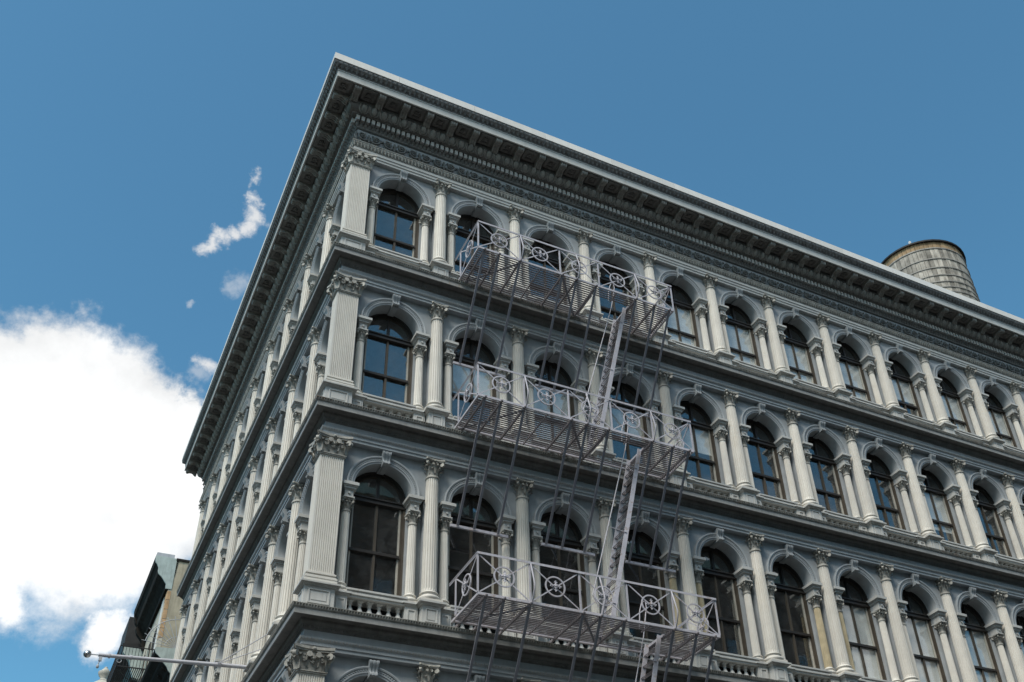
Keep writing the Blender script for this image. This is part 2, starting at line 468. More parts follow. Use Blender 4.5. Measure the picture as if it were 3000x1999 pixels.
# ---- intermediate entablatures
def storey_entablature(T, ab):
    body = [(-0.12, ab), (0.115, ab), (0.115, ab+0.075), (0.14, ab+0.08), (0.14, ab+0.155), (0.15, ab+0.16)]
    body += curve((0.15, ab+0.165), (0.19, ab+0.225), 0.12, 4) + [(0.195, ab+0.24), (0.11, ab+0.245)]
    body += [(0.11, T-0.42)]
    bed = curve((0.12, T-0.415), (0.165, T-0.34), -0.18, 4) + [(0.165, T-0.315), (0.175, T-0.31)] + curve((0.175, T-0.305), (0.215, T-0.225), 0.15, 4) + [(0.22, T-0.21)]
    so_ = [(0.40, T-0.15), (0.40, T-0.22), (0.425, T-0.22), (0.425, T-0.10)]
    lip = [(0.43, T-0.095)] + cyma((0.432, T-0.085), (0.47, T-0.02), 0.12, 4) + [(0.48, T-0.015), (0.48, T), (-0.55, T+0.012)]
    E = part('cornice', sweep(body), 'shaded_wall_paint', B)
    part('bed_moulding', sweep([(0.0, T-0.418)] + bed + [(0.22, T-0.2065), (0.41, T-0.2065), (0.41, T-0.16)]), 'soffit_shade_paint', E)
    part('corona', sweep(so_ + [(0.2, T-0.1)]), 'corona_paint', E)
    part('cornice_lip', sweep([(0.3, T-0.097)] + lip), 'lip_paint', E)
    # small leaf-and-dart enrichment: too fine to pick apart
    def row(step, d, z, size, ymax=YEND):
        mb = MB()
        def one(cx, cy, out):
            a, b, c = size
            # little tapering leaf
            ox, oy = out
            tx, ty = -oy, ox
            for q in (0,):
                v = [(cx-tx*a, cy-ty*a, z+c), (cx+tx*a, cy+ty*a, z+c), (cx, cy, z-c), (cx+ox*b, cy+oy*b, z+c*0.3)]
                mb.add(v, [(0,3,1),(0,2,3),(3,2,1)])
        s = -d
        while s < XEND: one(s, -d, (0,-1)); s += step
        s = -d + step/2
        while s < ymax: one(-d, s, (-1,0)); s += step
        return mb
    part('leaf_edge', row(0.062, 0.462, T-0.045, (0.026, 0.022, 0.036)), 'lip_paint', E, stuff=True)
    part('leaf_edge', row(0.07, 0.176, ab+0.195, (0.028, 0.022, 0.026)), 'ornament_paint', E, stuff=True)
    part('leaf_edge', row(0.085, 0.150, T-0.375, (0.034, 0.022, 0.032)), 'soffit_shade_paint', E, stuff=True)
    return E
for lo, hi in ((1, 0), (2, 1), (3, 2)):
    storey_entablature(LEVELS[hi]['T0'], LEVELS[lo]['ab'])
part('cornice', sweep([(-0.12, 5.2), (0.13, 5.2), (0.14, 5.45), (0.11, 5.46), (0.11, 5.64), (0.22, 5.85), (0.42, 5.85), (0.47, 6.05), (-0.55, 6.06)]), 'shaded_wall_paint', B)

# ---- crowning entablature
ab = LEVELS[0]['ab']
arch_p = [(-0.12, ab), (0.075, ab), (0.075, ab+0.085), (0.10, ab+0.09), (0.10, ab+0.185), (0.125, ab+0.19), (0.125, ab+0.28)]
leafcrown = [(0.11, ab+0.285)] + cyma((0.115, ab+0.30), (0.175, ab+0.50), -0.12, 6) + [(0.19, ab+0.51), (0.19, ab+0.545), (0.05, ab+0.56)]
frieze = [(0.05, ab+0.555), (0.05, 27.535), (0.065, 27.54)]
lowleaf = cyma((0.065, 27.545), (0.175, 27.71), 0.12, 6)
dent_p = [(0.120, 27.715), (0.120, 27.925), (0.30, 27.93), (0.305, 27.955), (0.315, 27.96)]
ovolo = curve((0.315, 27.962), (0.50, 28.185), 0.16, 6) + [(0.515, 28.19), (0.515, 28.343)]
ydiag = lambda d: YEND + 0.42*max(d, 0)
K = part('main_cornice', sweep(arch_p + leafcrown[:1], y_end=ydiag), 'iron_paint', B)
part('leaf_moulding', sweep([(0.0, ab+0.284)] + leafcrown, y_end=ydiag), 'ornament_paint', K, smooth=40)
part('frieze', sweep([(-0.1, ab+0.553)] + frieze, y_end=ydiag), 'shaded_wall_paint', K)
part('leaf_moulding', sweep([(-0.05, 27.543)] + lowleaf + [(0.0, 27.712)], y_end=ydiag), 'soffit_shade_paint', K, smooth=40)
part('dentil_band', sweep([(0.0, 27.7135)] + dent_p, y_end=ydiag), 'soffit_shade_paint', K)  # dark backing colour paints the shade between the dentils
part('egg_band', sweep([(0.1, 27.9615)] + ovolo, y_end=ydiag), 'soffit_shade_paint', K, smooth=40)
part('soffit', sweep([(0.4, 28.345), (1.02, 28.345), (1.02, 28.40), (0.4, 28.40)], y_end=ydiag), 'soffit_shade_paint', K)
part('corona', sweep([(0.985, 28.343), (0.985, 28.335), (1.028, 28.335), (1.028, 28.575), (1.045, 28.58), (1.045, 28.605), (0.6, 28.606)], y_end=ydiag), 'iron_paint', K)
part('crown_moulding', sweep([(0.8, 28.608)] + cyma((1.04, 28.61), (1.185, 28.83), -0.13, 8) + [(1.19, 28.842), (0.8, 28.843)], y_end=ydiag), 'cyma_paint', K, smooth=40)
# coping: sheet-metal panels with open seams
def coping_piece(pts):
    mb = MB(); n = len(pts[0])
    for ring in pts: mb.v += ring
    for i in range(n-1): mb.f.append((i, i+1, n+i+1, n+i))
    mb.f.append(tuple(range(n-1,-1,-1))); mb.f.append(tuple(range(n, 2*n)))
    return mb
cp = [(1.17, 28.8445), (1.212, 28.8445), (1.205, 29.12), (0.2, 29.14)]
xs = [0.78 + 2.45*i for i in range(15)]
part('coping_panel', coping_piece([[(-d,-d,z) for d,z in cp], [(xs[0]-0.004,-d,z) for d,z in cp]]), 'coping_metal', K)
for a, b in zip(xs, xs[1:]):
    part('coping_panel', coping_piece([[(a+0.004,-d,z) for d,z in cp], [(b-0.004,-d,z) for d,z in cp]]), 'coping_metal', K)
ys = [0.9 + 2.45*i for i in range(9)] + [YEND+0.5]
part('coping_panel', coping_piece([[(-d,-d+0.001,z) for d,z in cp], [(-d,ys[0]-0.004,z) for d,z in cp]]), 'coping_metal', K)
for a, b in zip(ys, ys[1:]):
    part('coping_panel', coping_piece([[(-d,a+0.004,z) for d,z in cp], [(-d,b-0.004,z) for d,z in cp]]), 'coping_metal', K)

# dentils
def each(step, start, end):
    s = start
    while s < end: yield s; s += step
dm = MB(); dm.box(-0.050, 0.050, -0.15, 0.0, -0.185, 0.0)
dme = dm.mesh('dentil', 'iron_paint')
spots = [('R', s) for s in each(0.157, -0.122, XEND-0.3)] + [('L', s) for s in each(0.157, -0.04, YEND)]
rest = MB()
for i, (side, s) in enumerate(spots):
    if i < 300: put('dentil', dme, K, side, s, 0.117, 27.923)
    else: rest.box(-0.267, -0.117, s-0.050, s+0.050, 27.738, 27.923)
part('dentil', rest, 'iron_paint', K, stuff=True)

# eggs and darts on the ovolo (tilted 45 degrees)
eg = MB()
eg.ball((0,-0.03,-0.005), 0.096, 12, 8, (0.98, 0.7, 1.4))
for sgn in (-1, 1):
    eg.tube([(sgn*0.132,-0.02,0.12),(sgn*0.135,-0.03,0.0),(sgn*0.105,-0.03,-0.10),(sgn*0.03,-0.025,-0.155)], [0.020,0.026,0.024,0.014], 5)
eg.tube([(0.156,-0.005,0.13),(0.156,-0.03,-0.02),(0.156,-0.01,-0.15)], [0.008,0.014,0.006], 5)
egm = eg.mesh('egg', 'modillion_shade_paint', 50)
tilt = math.atan2(0.185, 0.223)
for side, s0, s1 in (('R', -0.016, XEND-0.3), ('L', 0.02, YEND)):
    for s in each(0.312, s0, s1):
        o = put('egg', egm, K, side, s, 0.425, 28.075)
        o.rotation_euler = (tilt, 0, frot(side)[2])
# modillions
mo = MB()
mp = [(0.515,0.0),(0.975,0.0),(0.985,-0.045),(0.975,-0.10),(0.94,-0.135),(0.90,-0.14),(0.86,-0.115),(0.80,-0.09),(0.72,-0.085),(0.66,-0.11),(0.61,-0.165),(0.565,-0.20),(0.515,-0.20)]
mo.prism(mp, lambda u,v,w: (w, -(u-0.515), v), -0.115, 0.115)
mp2 = [(p[0]+(0.012 if p[0] > .52 else 0), p[1]-(0.016 if p[1] < -.01 else 0.0)) for p in mp]
for x0, x1 in ((-0.122,-0.07),(0.07,0.122),(-0.022,0.022)):
    mo.prism(mp2, lambda u,v,w: (w, -(u-0.515), v), x0, x1)
mo.box(-0.15, 0.15, -0.50, 0.0, -0.002, 0.004)
mom = mo.mesh('modillion', 'modillion_shade_paint', 40)
# coffers with rosettes between them
cfm = MB()
for x0,x1,y0,y1 in ((-0.205,0.205,-0.43,-0.36),(-0.205,0.205,-0.09,-0.02),(-0.205,-0.14,-0.36,-0.09),(0.14,0.205,-0.36,-0.09)):
    cfm.box(x0,x1,y0,y1,-0.04,0.0)
for x0,x1,y0,y1 in ((-0.14,0.14,-0.36,-0.335),(-0.14,0.14,-0.115,-0.09),(-0.14,-0.115,-0.335,-0.115),(0.115,0.14,-0.335,-0.115)):
    cfm.box(x0,x1,y0,y1,-0.028,0.0)
for k in range(5):
    a = 2*PI*k/5 + 0.3
    cfm.ball((0.052*math.cos(a), -0.225+0.052*math.sin(a), -0.02), 0.04, 6, 4, (1,1,0.8))
cfm.ball((0,-0.225,-0.035), 0.034, 6, 4)
cofm = cfm.mesh('rosette_coffer', 'soffit_shade_paint')
for side, s0, s1 in (('R', -0.37, XEND-0.3), ('L', -0.37, YEND+0.3)):
    for s in each(0.758, s0, s1):
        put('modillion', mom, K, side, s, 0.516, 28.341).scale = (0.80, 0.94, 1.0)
        if s > 0.1: put('rosette_coffer', cofm, K, side, s-0.379, 0.522, 28.3435)
link('rosette_coffer', cofm, K, (-0.77, -0.545, 28.3435))
# scroll frieze
sf = MB()
def spiral(cx, cz, r0, turns, sgn, th0, n=22, rt=0.022):
    return [(cx+sgn*(r0*(1-0.78*i/n))*math.cos(th0+turns*2*PI*i/n), -0.03-0.02*math.sin(PI*i/n), cz+(r0*(1-0.78*i/n))*math.sin(th0+turns*2*PI*i/n)) for i in range(n+1)]
sf.tube(spiral(0.0, 0.0, 0.165, 1.35, 1, -2.6), [0.030-0.012*i/22 for i in range(23)], 5)
for k in range(6):
    a = 2*PI*k/6
    sf.ball((0.055*math.cos(a), -0.045, 0.055*math.sin(a)), 0.036, 6, 4, (1,0.7,1))
sf.ball((0,-0.065,0), 0.03, 6, 4)
for k in range(7):
    a = 0.5 + k*0.75; r_ = 0.185
    sf.ball((r_*math.cos(a), -0.022, r_*math.sin(a)*0.98), 0.042, 5, 3, (0.9,0.55,1.15))
sf.tube([(-0.21,-0.02,-0.16),(-0.19,-0.035,0.0),(-0.21,-0.02,0.17)], [0.02,0.03,0.02], 5)
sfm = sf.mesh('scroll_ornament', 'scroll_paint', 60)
for side, s0, s1 in (('R', 0.105, XEND-0.2), ('L', 0.105, YEND-0.1)):
    for i, s in enumerate(each(0.396, s0, s1)):
        o = put('scroll_ornament', sfm, K, side, s, 0.052, 27.215)
        o.scale = (1.0 if i % 2 else -1.0, 1.7, 1.0)
# fine leaves on mouldings, joined
def leafrow(step, d, z, a, b, c, tiltd, name, mat, flip=False):
    mb = MB()
    def one(P0, tx, ty, ox, oy):
        cx, cy = P0
        top = (cx - ox*tiltd*c, cy - oy*tiltd*c); bot = (cx + ox*tiltd*c, cy + oy*tiltd*c)
        if not flip: top, bot = bot, top
        v = [(top[0]-tx*a, top[1]-ty*a, z+c), (top[0]+tx*a, top[1]+ty*a, z+c), (top[0]+ox*b*1.4, top[1]+oy*b*1.4, z+c*0.8),
             (cx-tx*a*0.9, cy-ty*a*0.9, z), (cx+tx*a*0.9, cy+ty*a*0.9, z), (cx+ox*b, cy+oy*b, z), (bot[0]+ox*b*.4, bot[1]+oy*b*.4, z-c)]
        mb.add(v, [(0,2,1),(0,3,5,2),(1,2,5,4),(3,6,5),(4,5,6)])
    s = -d + 0.02
    while s < XEND: one((s,-d), 1, 0, 0, -1); s += step
    s = -d + step
    while s < YEND+0.3: one((-d,s), 0, 1, -1, 0); s += step
    o = part(name, mb, mat, K, stuff=True)
leafrow(0.150, 1.115, 28.725, 0.066, 0.034, 0.098, 0.62, 'leaf_row', 'cyma_paint')
leafrow(0.105, 0.148, ab+0.40, 0.046, 0.030, 0.085, 0.28, 'leaf_row', 'ornament_paint')
leafrow(0.125, 0.120, 27.625, 0.056, 0.034, 0.075, 0.6, 'leaf_row', 'soffit_shade_paint')

# ------------------------------------------------------------------ columns
def fluted(h, r0, r1, nf, dep, rings=4, pts=5):
    mb = MB(); sec = []
    prof = {5: ((0.0,0),(0.42,0),(0.52,0.8),(0.71,1.0),(0.90,0.8)), 3: ((0.0,0),(0.45,0),(0.72,1.0))}[pts]
    for k in range(nf):
        for t, q in prof: sec.append((2*PI*(k+t)/nf, q))
    zs = [0, 0.02*h] + [h*(0.02+0.955*i/rings) for i in range(1, rings+1)] + [h]
    n = len(sec)
    for z in zs:
        t = z/h; r = r0 + (r1-r0)*(t**1.35)
        fd = 0 if z in (0, h) else dep
        for a, q in sec: mb.v.append(((r-fd*q)*math.cos(a), (r-fd*q)*math.sin(a), z))
    for i in range(len(zs)-1):
        for k in range(n):
            l = (k+1) % n; mb.f.append((i*n+k, i*n+l, (i+1)*n+l, (i+1)*n+k))
    mb.f.append(tuple((len(zs)-1)*n+k for k in range(n)))
    return mb

def leaf(mb, ang, r0, z0, w, h, curl, rad=None):
    # acanthus leaf: a strip that climbs the bell, bends out and turns down at its tip
    ca, sa = math.cos(ang), math.sin(ang)
    rows = [(0.0, 0.0, 0.8), (0.012, 0.45, 1.0), (0.03, 0.8, 0.95), (curl*0.65, 1.0, 0.8), (curl, 0.93, 0.5), (curl*0.95, 0.80, 0.15)]
    o = len(mb.v)
    for dr, tz, ww in rows:
        for e, lift in ((-1, -0.25), (0, 0.0), (1, -0.25)):
            r = r0 + dr + lift*0.02; x, y = r, e*w*0.5*ww
            mb.v.append((x*ca - y*sa, x*sa + y*ca, z0 + tz*h))
    for i in range(len(rows)-1):
        for k in range(2):
            a = o + i*3 + k; mb.f.append((a, a+1, a+4, a+3))

def volute(mb, c, axis_ang, r, w):
    # scroll: a short drum whose axis lies across the diagonal
    ca, sa = math.cos(axis_ang), math.sin(axis_ang)
    n = 10; tx, ty = -sa, ca
    o = len(mb.v)
    for k in range(n):
        a = 2*PI*k/n
        for e, rr in ((-w/2, 1.0), (-w*0.2, 0.86), (w*0.2, 0.86), (w/2, 1.0)):
            mb.v.append((c[0]+ca*r*rr*math.cos(a)+tx*e, c[1]+sa*r*rr*math.cos(a)+ty*e, c[2]+r*rr*math.sin(a)))
    for k in range(n):
        l = (k+1) % n
        for j in range(3): mb.f.append((o+k*4+j, o+k*4+j+1, o+l*4+j+1, o+l*4+j))
    mb.f.append(tuple(o+k*4 for k in range(n))); mb.f.append(tuple(o+k*4+3 for k in range(n))[::-1])

def abacus_pts(h, sag, n=5, cut=0.03):
    pts = []
    for q in range(4):
        a = q*PI/2
        for i in range(n):
            t = -1 + 2*i/(n-1)
            x = h - sag*(1-t*t); y = t*(h-cut)
            pts.append((x*math.cos(a)-y*math.sin(a), x*math.sin(a)+y*math.cos(a)))
    return pts

def capital(r, h):
    mb = MB()
    mb.lathe([(r*1.02,0.0),(r*1.14,0.004),(r*1.17,0.03),(r*1.12,0.058),(r*1.0,0.062)], 18)
    mb.lathe([(r*0.92,0.06),(r*0.84,h*0.45),(r*0.92,h*0.68),(r*1.10,h*0.87)], 12)
    for k in range(8): leaf(mb, 2*PI*k/8 + PI/8, r*0.97, 0.055, r*0.58, h*0.36, r*0.80)
    for k in range(8): leaf(mb, 2*PI*k/8, r*0.95, 0.06+h*0.16, r*0.54, h*0.46, r*1.0)
    for k in range(4):
        a = PI/4 + k*PI/2
        c = (r*1.72*math.cos(a), r*1.72*math.sin(a), h*0.75)
        volute(mb, c, a, r*0.36, r*0.38)
        mb.bar((r*1.0*math.cos(a), r*1.0*math.sin(a), h*0.48), (r*1.45*math.cos(a), r*1.45*math.sin(a), h*0.76), r*0.22, r*0.2)
        for e in (-1, 1):
            b = k*PI/2 + e*0.27
            volute(mb, (r*1.27*math.cos(b), r*1.27*math.sin(b), h*0.74), k*PI/2+PI/2, r*0.2, r*0.2)
    fn = lambda u,v,w: (u,v,w)
    mb.prism(abacus_pts(r*1.52, r*0.34), fn, h*0.87, h*0.92)
    mb.prism(abacus_pts(r*1.66, r*0.36), fn, h*0.92, h-0.002)
    for k in range(4):
        a = k*PI/2; mb.ball((r*1.36*math.cos(a), r*1.36*math.sin(a), h*0.91), r*0.2, 6, 4)
    return mb.mesh('capital', 'ornament_paint', 45)
def base(r, h):
    mb = MB(); hp = h*0.22
    mb.box(-r*1.42, r*1.42, -r*1.42, r*1.42, 0, hp)
    pr = [(r*1.2, hp)]
    for i in range(7):
        a = -PI/2 + PI*i/6; pr.append((r*1.22+0.045*h/0.32*math.cos(a)*1.3, hp+h*0.17+h*0.17*math.sin(a)))
    pr += [(r*1.16, hp+h*0.36), (r*1.10, hp+h*0.46), (r*1.13, hp+h*0.52)]
    for i in range(5):
        a = -PI/2 + PI*i/4; pr.append((r*1.1+0.03*h/0.32*math.cos(a), hp+h*0.60+h*0.08*math.sin(a)))
    pr += [(r*1.03, h*0.95), (r*1.0, h)]
    mb.lathe(pr, 20)
    return mb.mesh('base', 'shaft_paint', 50)

def pedestal(hw, front, back, h0, h1, capo, panel=True):
    # local: x along the front, -y outward
    mb = MB()
    mb.box(-hw, hw, -front, back, 0.0, h0)
    mb.box(-hw-0.02, hw+0.02, -front-0.02, back, 0.0, 0.07)
    z = h0
    for e, hh in ((capo*0.35, 0.022), (capo*0.55, 0.022), (capo, 0.045)):
        mb.box(-hw-e, hw+e, -front-e, back, z+0.001, z+hh); z += hh
    mb.box(-hw-capo*0.7, hw+capo*0.7, -front-capo*0.7, back, z+0.001, h1)
    if panel:
        px, z0, z1 = hw*0.66, 0.15, h0-0.07
        t, y0, y1 = 0.03, -front-0.02, -front+0.01
        for x0,x1,a,b in ((-px,px,z1-t,z1),(-px,px,z0,z0+t),(-px,-px+t,z0+t,z1-t),(px-t,px,z0+t,z1-t)):
            mb.box(x0,x1,y0,y1,a,b)
        if px > 0.12: mb.box(-px+0.06, px-0.06, -front-0.01, -front+0.01, z0+0.06, z1-0.06)
    return mb

CH = 0.51; SH = 0.345
cap_big, cap_small = capital(0.152, CH), capital(0.097, SH)
base_big, base_small = base(0.18, 0.32), base(0.112, 0.27)
ped_big = pedestal(0.217, 0.205, 0.27, 0.555, 0.65, 0.105).mesh('pedestal', 'iron_paint')
ped_small = pedestal(0.15, 0.165, 0.11, 0.555, 0.65, 0.07).mesh('pedestal', 'iron_paint')

# archivolt, imposts, keystone
av = MB()
avp = [(0.70,-0.42),(0.70,-0.03),(0.712,0.0),(0.752,0.002),(0.757,0.02),(0.785,0.022),(0.79,0.008),(0.845,0.012),(0.852,0.035),(0.88,0.045),(0.902,0.04),(0.905,-0.07)]
n = 28
for i in range(n+1):
    a = PI - PI*i/n
    for r, d in avp: av.v.append((r*math.cos(a), -d, r*math.sin(a)))
k = len(avp)
for i in range(n):
    for j in range(k-1): av.f.append((i*k+j, (i+1)*k+j, (i+1)*k+j+1, i*k+j+1))
# bead course
nb = 46
for i in range(nb):
    a = PI*(i+0.5)/nb; r = 0.817
    av.ball((r*math.cos(a), -0.012, r*math.sin(a)), 0.021, 5, 3)
avm = av.mesh('arch', 'shaded_wall_paint', 30)
ks = MB()
kp = [(-0.02,0.03),(0.10,0.03),(0.14,0.0),(0.145,-0.045),(0.12,-0.085),(0.085,-0.14),(0.068,-0.20),(0.08,-0.245),(0.115,-0.27),(0.118,-0.31),(0.08,-0.335),(-0.02,-0.335)]
def kfn(x0, x1, g):
    o = len(ks.v); m_ = len(kp)
    for sx in (x0, x1):
        for u, v in kp:
            f = 1.0 + 0.22*(v+0.15)/0.3
            ks.v.append((sx*f, -(u + (g if u > 0 else 0)), v))
    for i in range(m_):
        j = (i+1) % m_; ks.f.append((o+i, o+j, o+m_+j, o+m_+i))
    ks.f.append(tuple(range(o+m_-1, o-1, -1))); ks.f.append(tuple(range(o+m_, o+2*m_)))
kfn(-0.088, 0.088, 0.0); kfn(-0.095, -0.055, 0.018); kfn(0.055, 0.095, 0.018); kfn(-0.02, 0.02, 0.016)
ks.box(-0.085, 0.085, -0.02, 0.36, -0.345, -0.29)
ks.box(-0.045, 0.045, -0.01, 0.33, -0.36, -0.34)
ksm = ks.mesh('keystone', 'shaded_wall_paint', 40)
def impost(sg):
    # local origin at the colonnette axis on the springing line; sg points to the window side
    mb = MB()
    def bx(i, o, f, z0, z1, back=-0.40):
        xs_ = sorted((sg*i, -sg*o)); mb.box(xs_[0], xs_[1], -f, -back, z0, z1)
    bx(0.105, 0.10, -0.02, -0.375, -0.20)
    bx(0.135, 0.125, 0.01, -0.41, -0.378)
    bx(0.115, 0.115, -0.005, -0.205, -0.175)
    bx(0.145, 0.14, 0.03, -0.175, -0.13)
    bx(0.17, 0.155, 0.05, -0.128, -0.10)
    bx(0.20, 0.175, 0.085, -0.098, -0.022)
    bx(0.175, 0.155, 0.06, -0.02, -0.001)
    mb.lathe([(0.03,0),(0.03,0.03),(0.0,0.035)], 8, cap=False)
    o = len(mb.v) - 24
    for i in range(24):
        x, y, z = mb.v[o+i]; mb.v[o+i] = (x, 0.02 - z - 0.004, y - 0.285)
    return mb.mesh('impost', 'iron_paint')
imp = {1: impost(1), -1: impost(-1)}
OFF = 0.81

# balustrade
bl = MB()
bl.box(-0.075,0.075,-0.075,0.075,0.0,0.03); bl.box(-0.07,0.07,-0.07,0.07,0.455,0.49)
bl.lathe([(0.05,0.03),(0.062,0.05),(0.045,0.065),(0.078,0.09),(0.096,0.15),(0.090,0.20),(0.056,0.27),(0.036,0.33),(0.036,0.37),(0.055,0.385),(0.055,0.40),(0.04,0.41),(0.058,0.44),(0.066,0.456)], 12, cap=False)
blm = bl.mesh('baluster', 'iron_paint', 50)
rl = MB()
rl.box(-0.70,0.70,-0.02,0.40,0.55,0.60); rl.box(-0.70,0.70,-0.05,0.40,0.60,0.65); rl.box(-0.70,0.70,-0.03,0.40,0.65,0.70); rl.box(-0.70,0.70,-0.065,0.40,0.70,0.745)
rl.box(-0.70,0.70,-0.0,0.3,0.0,0.055)
rlm = rl.mesh('balustrade', 'iron_paint')

# ---- windows
def window_meshes(lv):
    T0, ab = lv['T0'], lv['ab']; sp = ab - 1.06 - T0; bot = 0.72
    R0, R1 = 0.705, 0.585
    meet = {'A': 1.66, 'B': 1.82, 'C': 1.97, 'D': 2.1}[lv['k']]
    tb, tt = sp-0.21, sp-0.06
    n = 22
    out = {}
    mb = MB()          # arched head frame with stepped moulding
    for (ra, rb, y0, y1) in ((R0+0.01, 0.645, -0.05, 0.06), (0.645, R1, -0.015, 0.06)):
        o = len(mb.v)
        for i in range(n+1):
            a = PI - PI*i/n
            for r, y in ((ra,y0),(rb,y0),(rb,y1)): mb.v.append((r*math.cos(a), y, sp + r*math.sin(a)))
        for i in range(n):
            for j in range(2): mb.f.append((o+i*3+j, o+(i+1)*3+j, o+(i+1)*3+j+1, o+i*3+j+1))
        for sg in (-1, 1):
            xs_ = sorted((sg*ra, sg*rb)); mb.box(xs_[0], xs_[1], y0, y1, tt-0.02, sp)
    out['head'] = mb.mesh('arched_head', 'frame_black', 35)
    mb = MB()          # brown jambs and sill
    for sg in (-1, 1):
        xs_ = sorted((sg*(R0+0.01), sg*0.645)); mb.box(xs_[0], xs_[1], -0.05, 0.06, bot, tb)
        xs_ = sorted((sg*0.643, sg*0.60)); mb.box(xs_[0], xs_[1], -0.015, 0.06, bot, tb)
    mb.box(-0.60, 0.60, -0.05, 0.06, bot, bot+0.06)
    out['frame'] = mb.mesh('window', 'frame_brown')
    mb = MB(); mb.box(-0.70, 0.70, -0.075, 0.06, tb, tb+0.045); mb.box(-0.70, 0.70, -0.055, 0.06, tb+0.047, tt-0.04); mb.box(-0.70, 0.70, -0.085, 0.06, tt-0.038, tt)
    out['transom'] = mb.mesh('transom', 'frame_black')
    mb = MB(); mb.box(-0.60, 0.60, -0.045, 0.03, meet-0.035, meet+0.035)
    out['rail'] = mb.mesh('meeting_rail', 'frame_black')
    mb = MB(); mb.box(-0.032, 0.032, -0.025, 0.04, tt, sp+R1-0.005)
    out['mull_up'] = mb.mesh('mullion', 'frame_black')
    mb = MB(); mb.box(-0.027, 0.027, -0.02, 0.04, bot+0.06, meet-0.036); mb.box(-0.027, 0.027, -0.02, 0.04, meet+0.036, tb-0.001)
    out['mull'] = mb.mesh('mullion', 'frame_brown')
    def sash(z0, z1, y):      # sash frame, coloured pale for light on its edges: two stiles and a rail
        mb = MB()
        mb.box(-0.599, -0.562, y-0.016, y+0.05, z0, z1); mb.box(0.562, 0.599, y-0.016, y+0.05, z0, z1)
        mb.box(-0.563, -0.0275, y-0.01, y+0.04, z0, z0+0.022); mb.box(0.0275, 0.563, y-0.01, y+0.04, z0, z0+0.022)
        mb.box(-0.0285, 0.0285, y+0.02, y+0.04, z0, z0+0.022)
        return mb.mesh('sash', 'sash_lit_cream')
    out['sash_u'] = sash(meet+0.036, tb-0.001, 0.012); out['sash_l'] = sash(bot+0.061, meet-0.036, 0.022)
    mb = MB(); o = 0
    for i in range(n+1):
        a = PI - PI*i/n
        for r, y in ((0.586,0.0),(0.571,0.0),(0.571,0.04)): mb.v.append((r*math.cos(a), y, sp + r*math.sin(a)))
    for i in range(n):
        for j in range(2): mb.f.append((i*3+j, (i+1)*3+j, (i+1)*3+j+1, i*3+j+1))
    out['bead'] = mb.mesh('glazing_bead', 'frame_brown', 35)
    def halfarch(sg):
        p = [(sg*0.03, -0.0), ]
        pts = [(sg*0.03, tt)] + [(sg*max(0.03, (R1+0.01)*math.cos(PI/2*i/10)), sp + (R1+0.01)*math.sin(PI/2*i/10)) for i in range(11)]
        pts.insert(1, (sg*(R1+0.01), tt))
        m_ = MB(); m_.prism(pts, lambda u,v,w: (u, w, v), 0.030, 0.036); return m_.mesh('pane', 'window_glass')
    out['pa'] = [halfarch(-1), halfarch(1)]
    def rect(x0,x1,z0,z1,y):
        m_ = MB(); m_.box(x0,x1,y,y+0.006,z0,z1); return m_.mesh('pane', 'window_glass')
    out['pu'] = [rect(-0.60,-0.03,meet+0.03,tb,0.022), rect(0.03,0.60,meet+0.03,tb,0.022)]
    out['pl'] = [rect(-0.60,-0.03,bot+0.05,meet-0.03,0.034), rect(0.03,0.60,bot+0.05,meet-0.03,0.034)]
    out['zz'] = (bot, meet, tb, tt, sp)
    return out
BLIND = {}
for b_, v in ((5,.0),(6,.12),(7,.1),(8,.1),(9,.55),(10,.12),(11,.1),(12,.3),(13,.1),(14,.1)): BLIND[('A',b_)] = v
for b_, v in ((2,.55),(3,.1),(4,.5),(5,.62),(9,.35),(11,.2),(12,.4),(13,.1)): BLIND[('B',b_)] = v
for b_, v in ((7,.06),(8,.05),(9,.12),(10,.05),(11,.1),(12,.3),(14,.1)): BLIND[('C',b_)] = v
blind_cache = {}
def blind_mesh(k, frac, zz):
    bot, meet, tb, tt, sp = zz
    z0 = bot + 0.05 + frac*(tb-bot-0.1)
    mb = MB()
    # sheet with slight waviness and a hem bar
    n = 6
    for i in range(n+1):
        x = -0.62 + 1.24*i/n; y = 0.012*math.sin(i*1.7)
        mb.v += [(x, y, z0), (x, y*0.3, sp-0.02 if False else tb+0.05)]
    for i in range(n): mb.f.append((2*i, 2*i+2, 2*i+3, 2*i+1))
    mb.box(-0.62, 0.62, -0.012, 0.012, z0-0.03, z0)
    return mb.mesh('blind', 'blind_white')

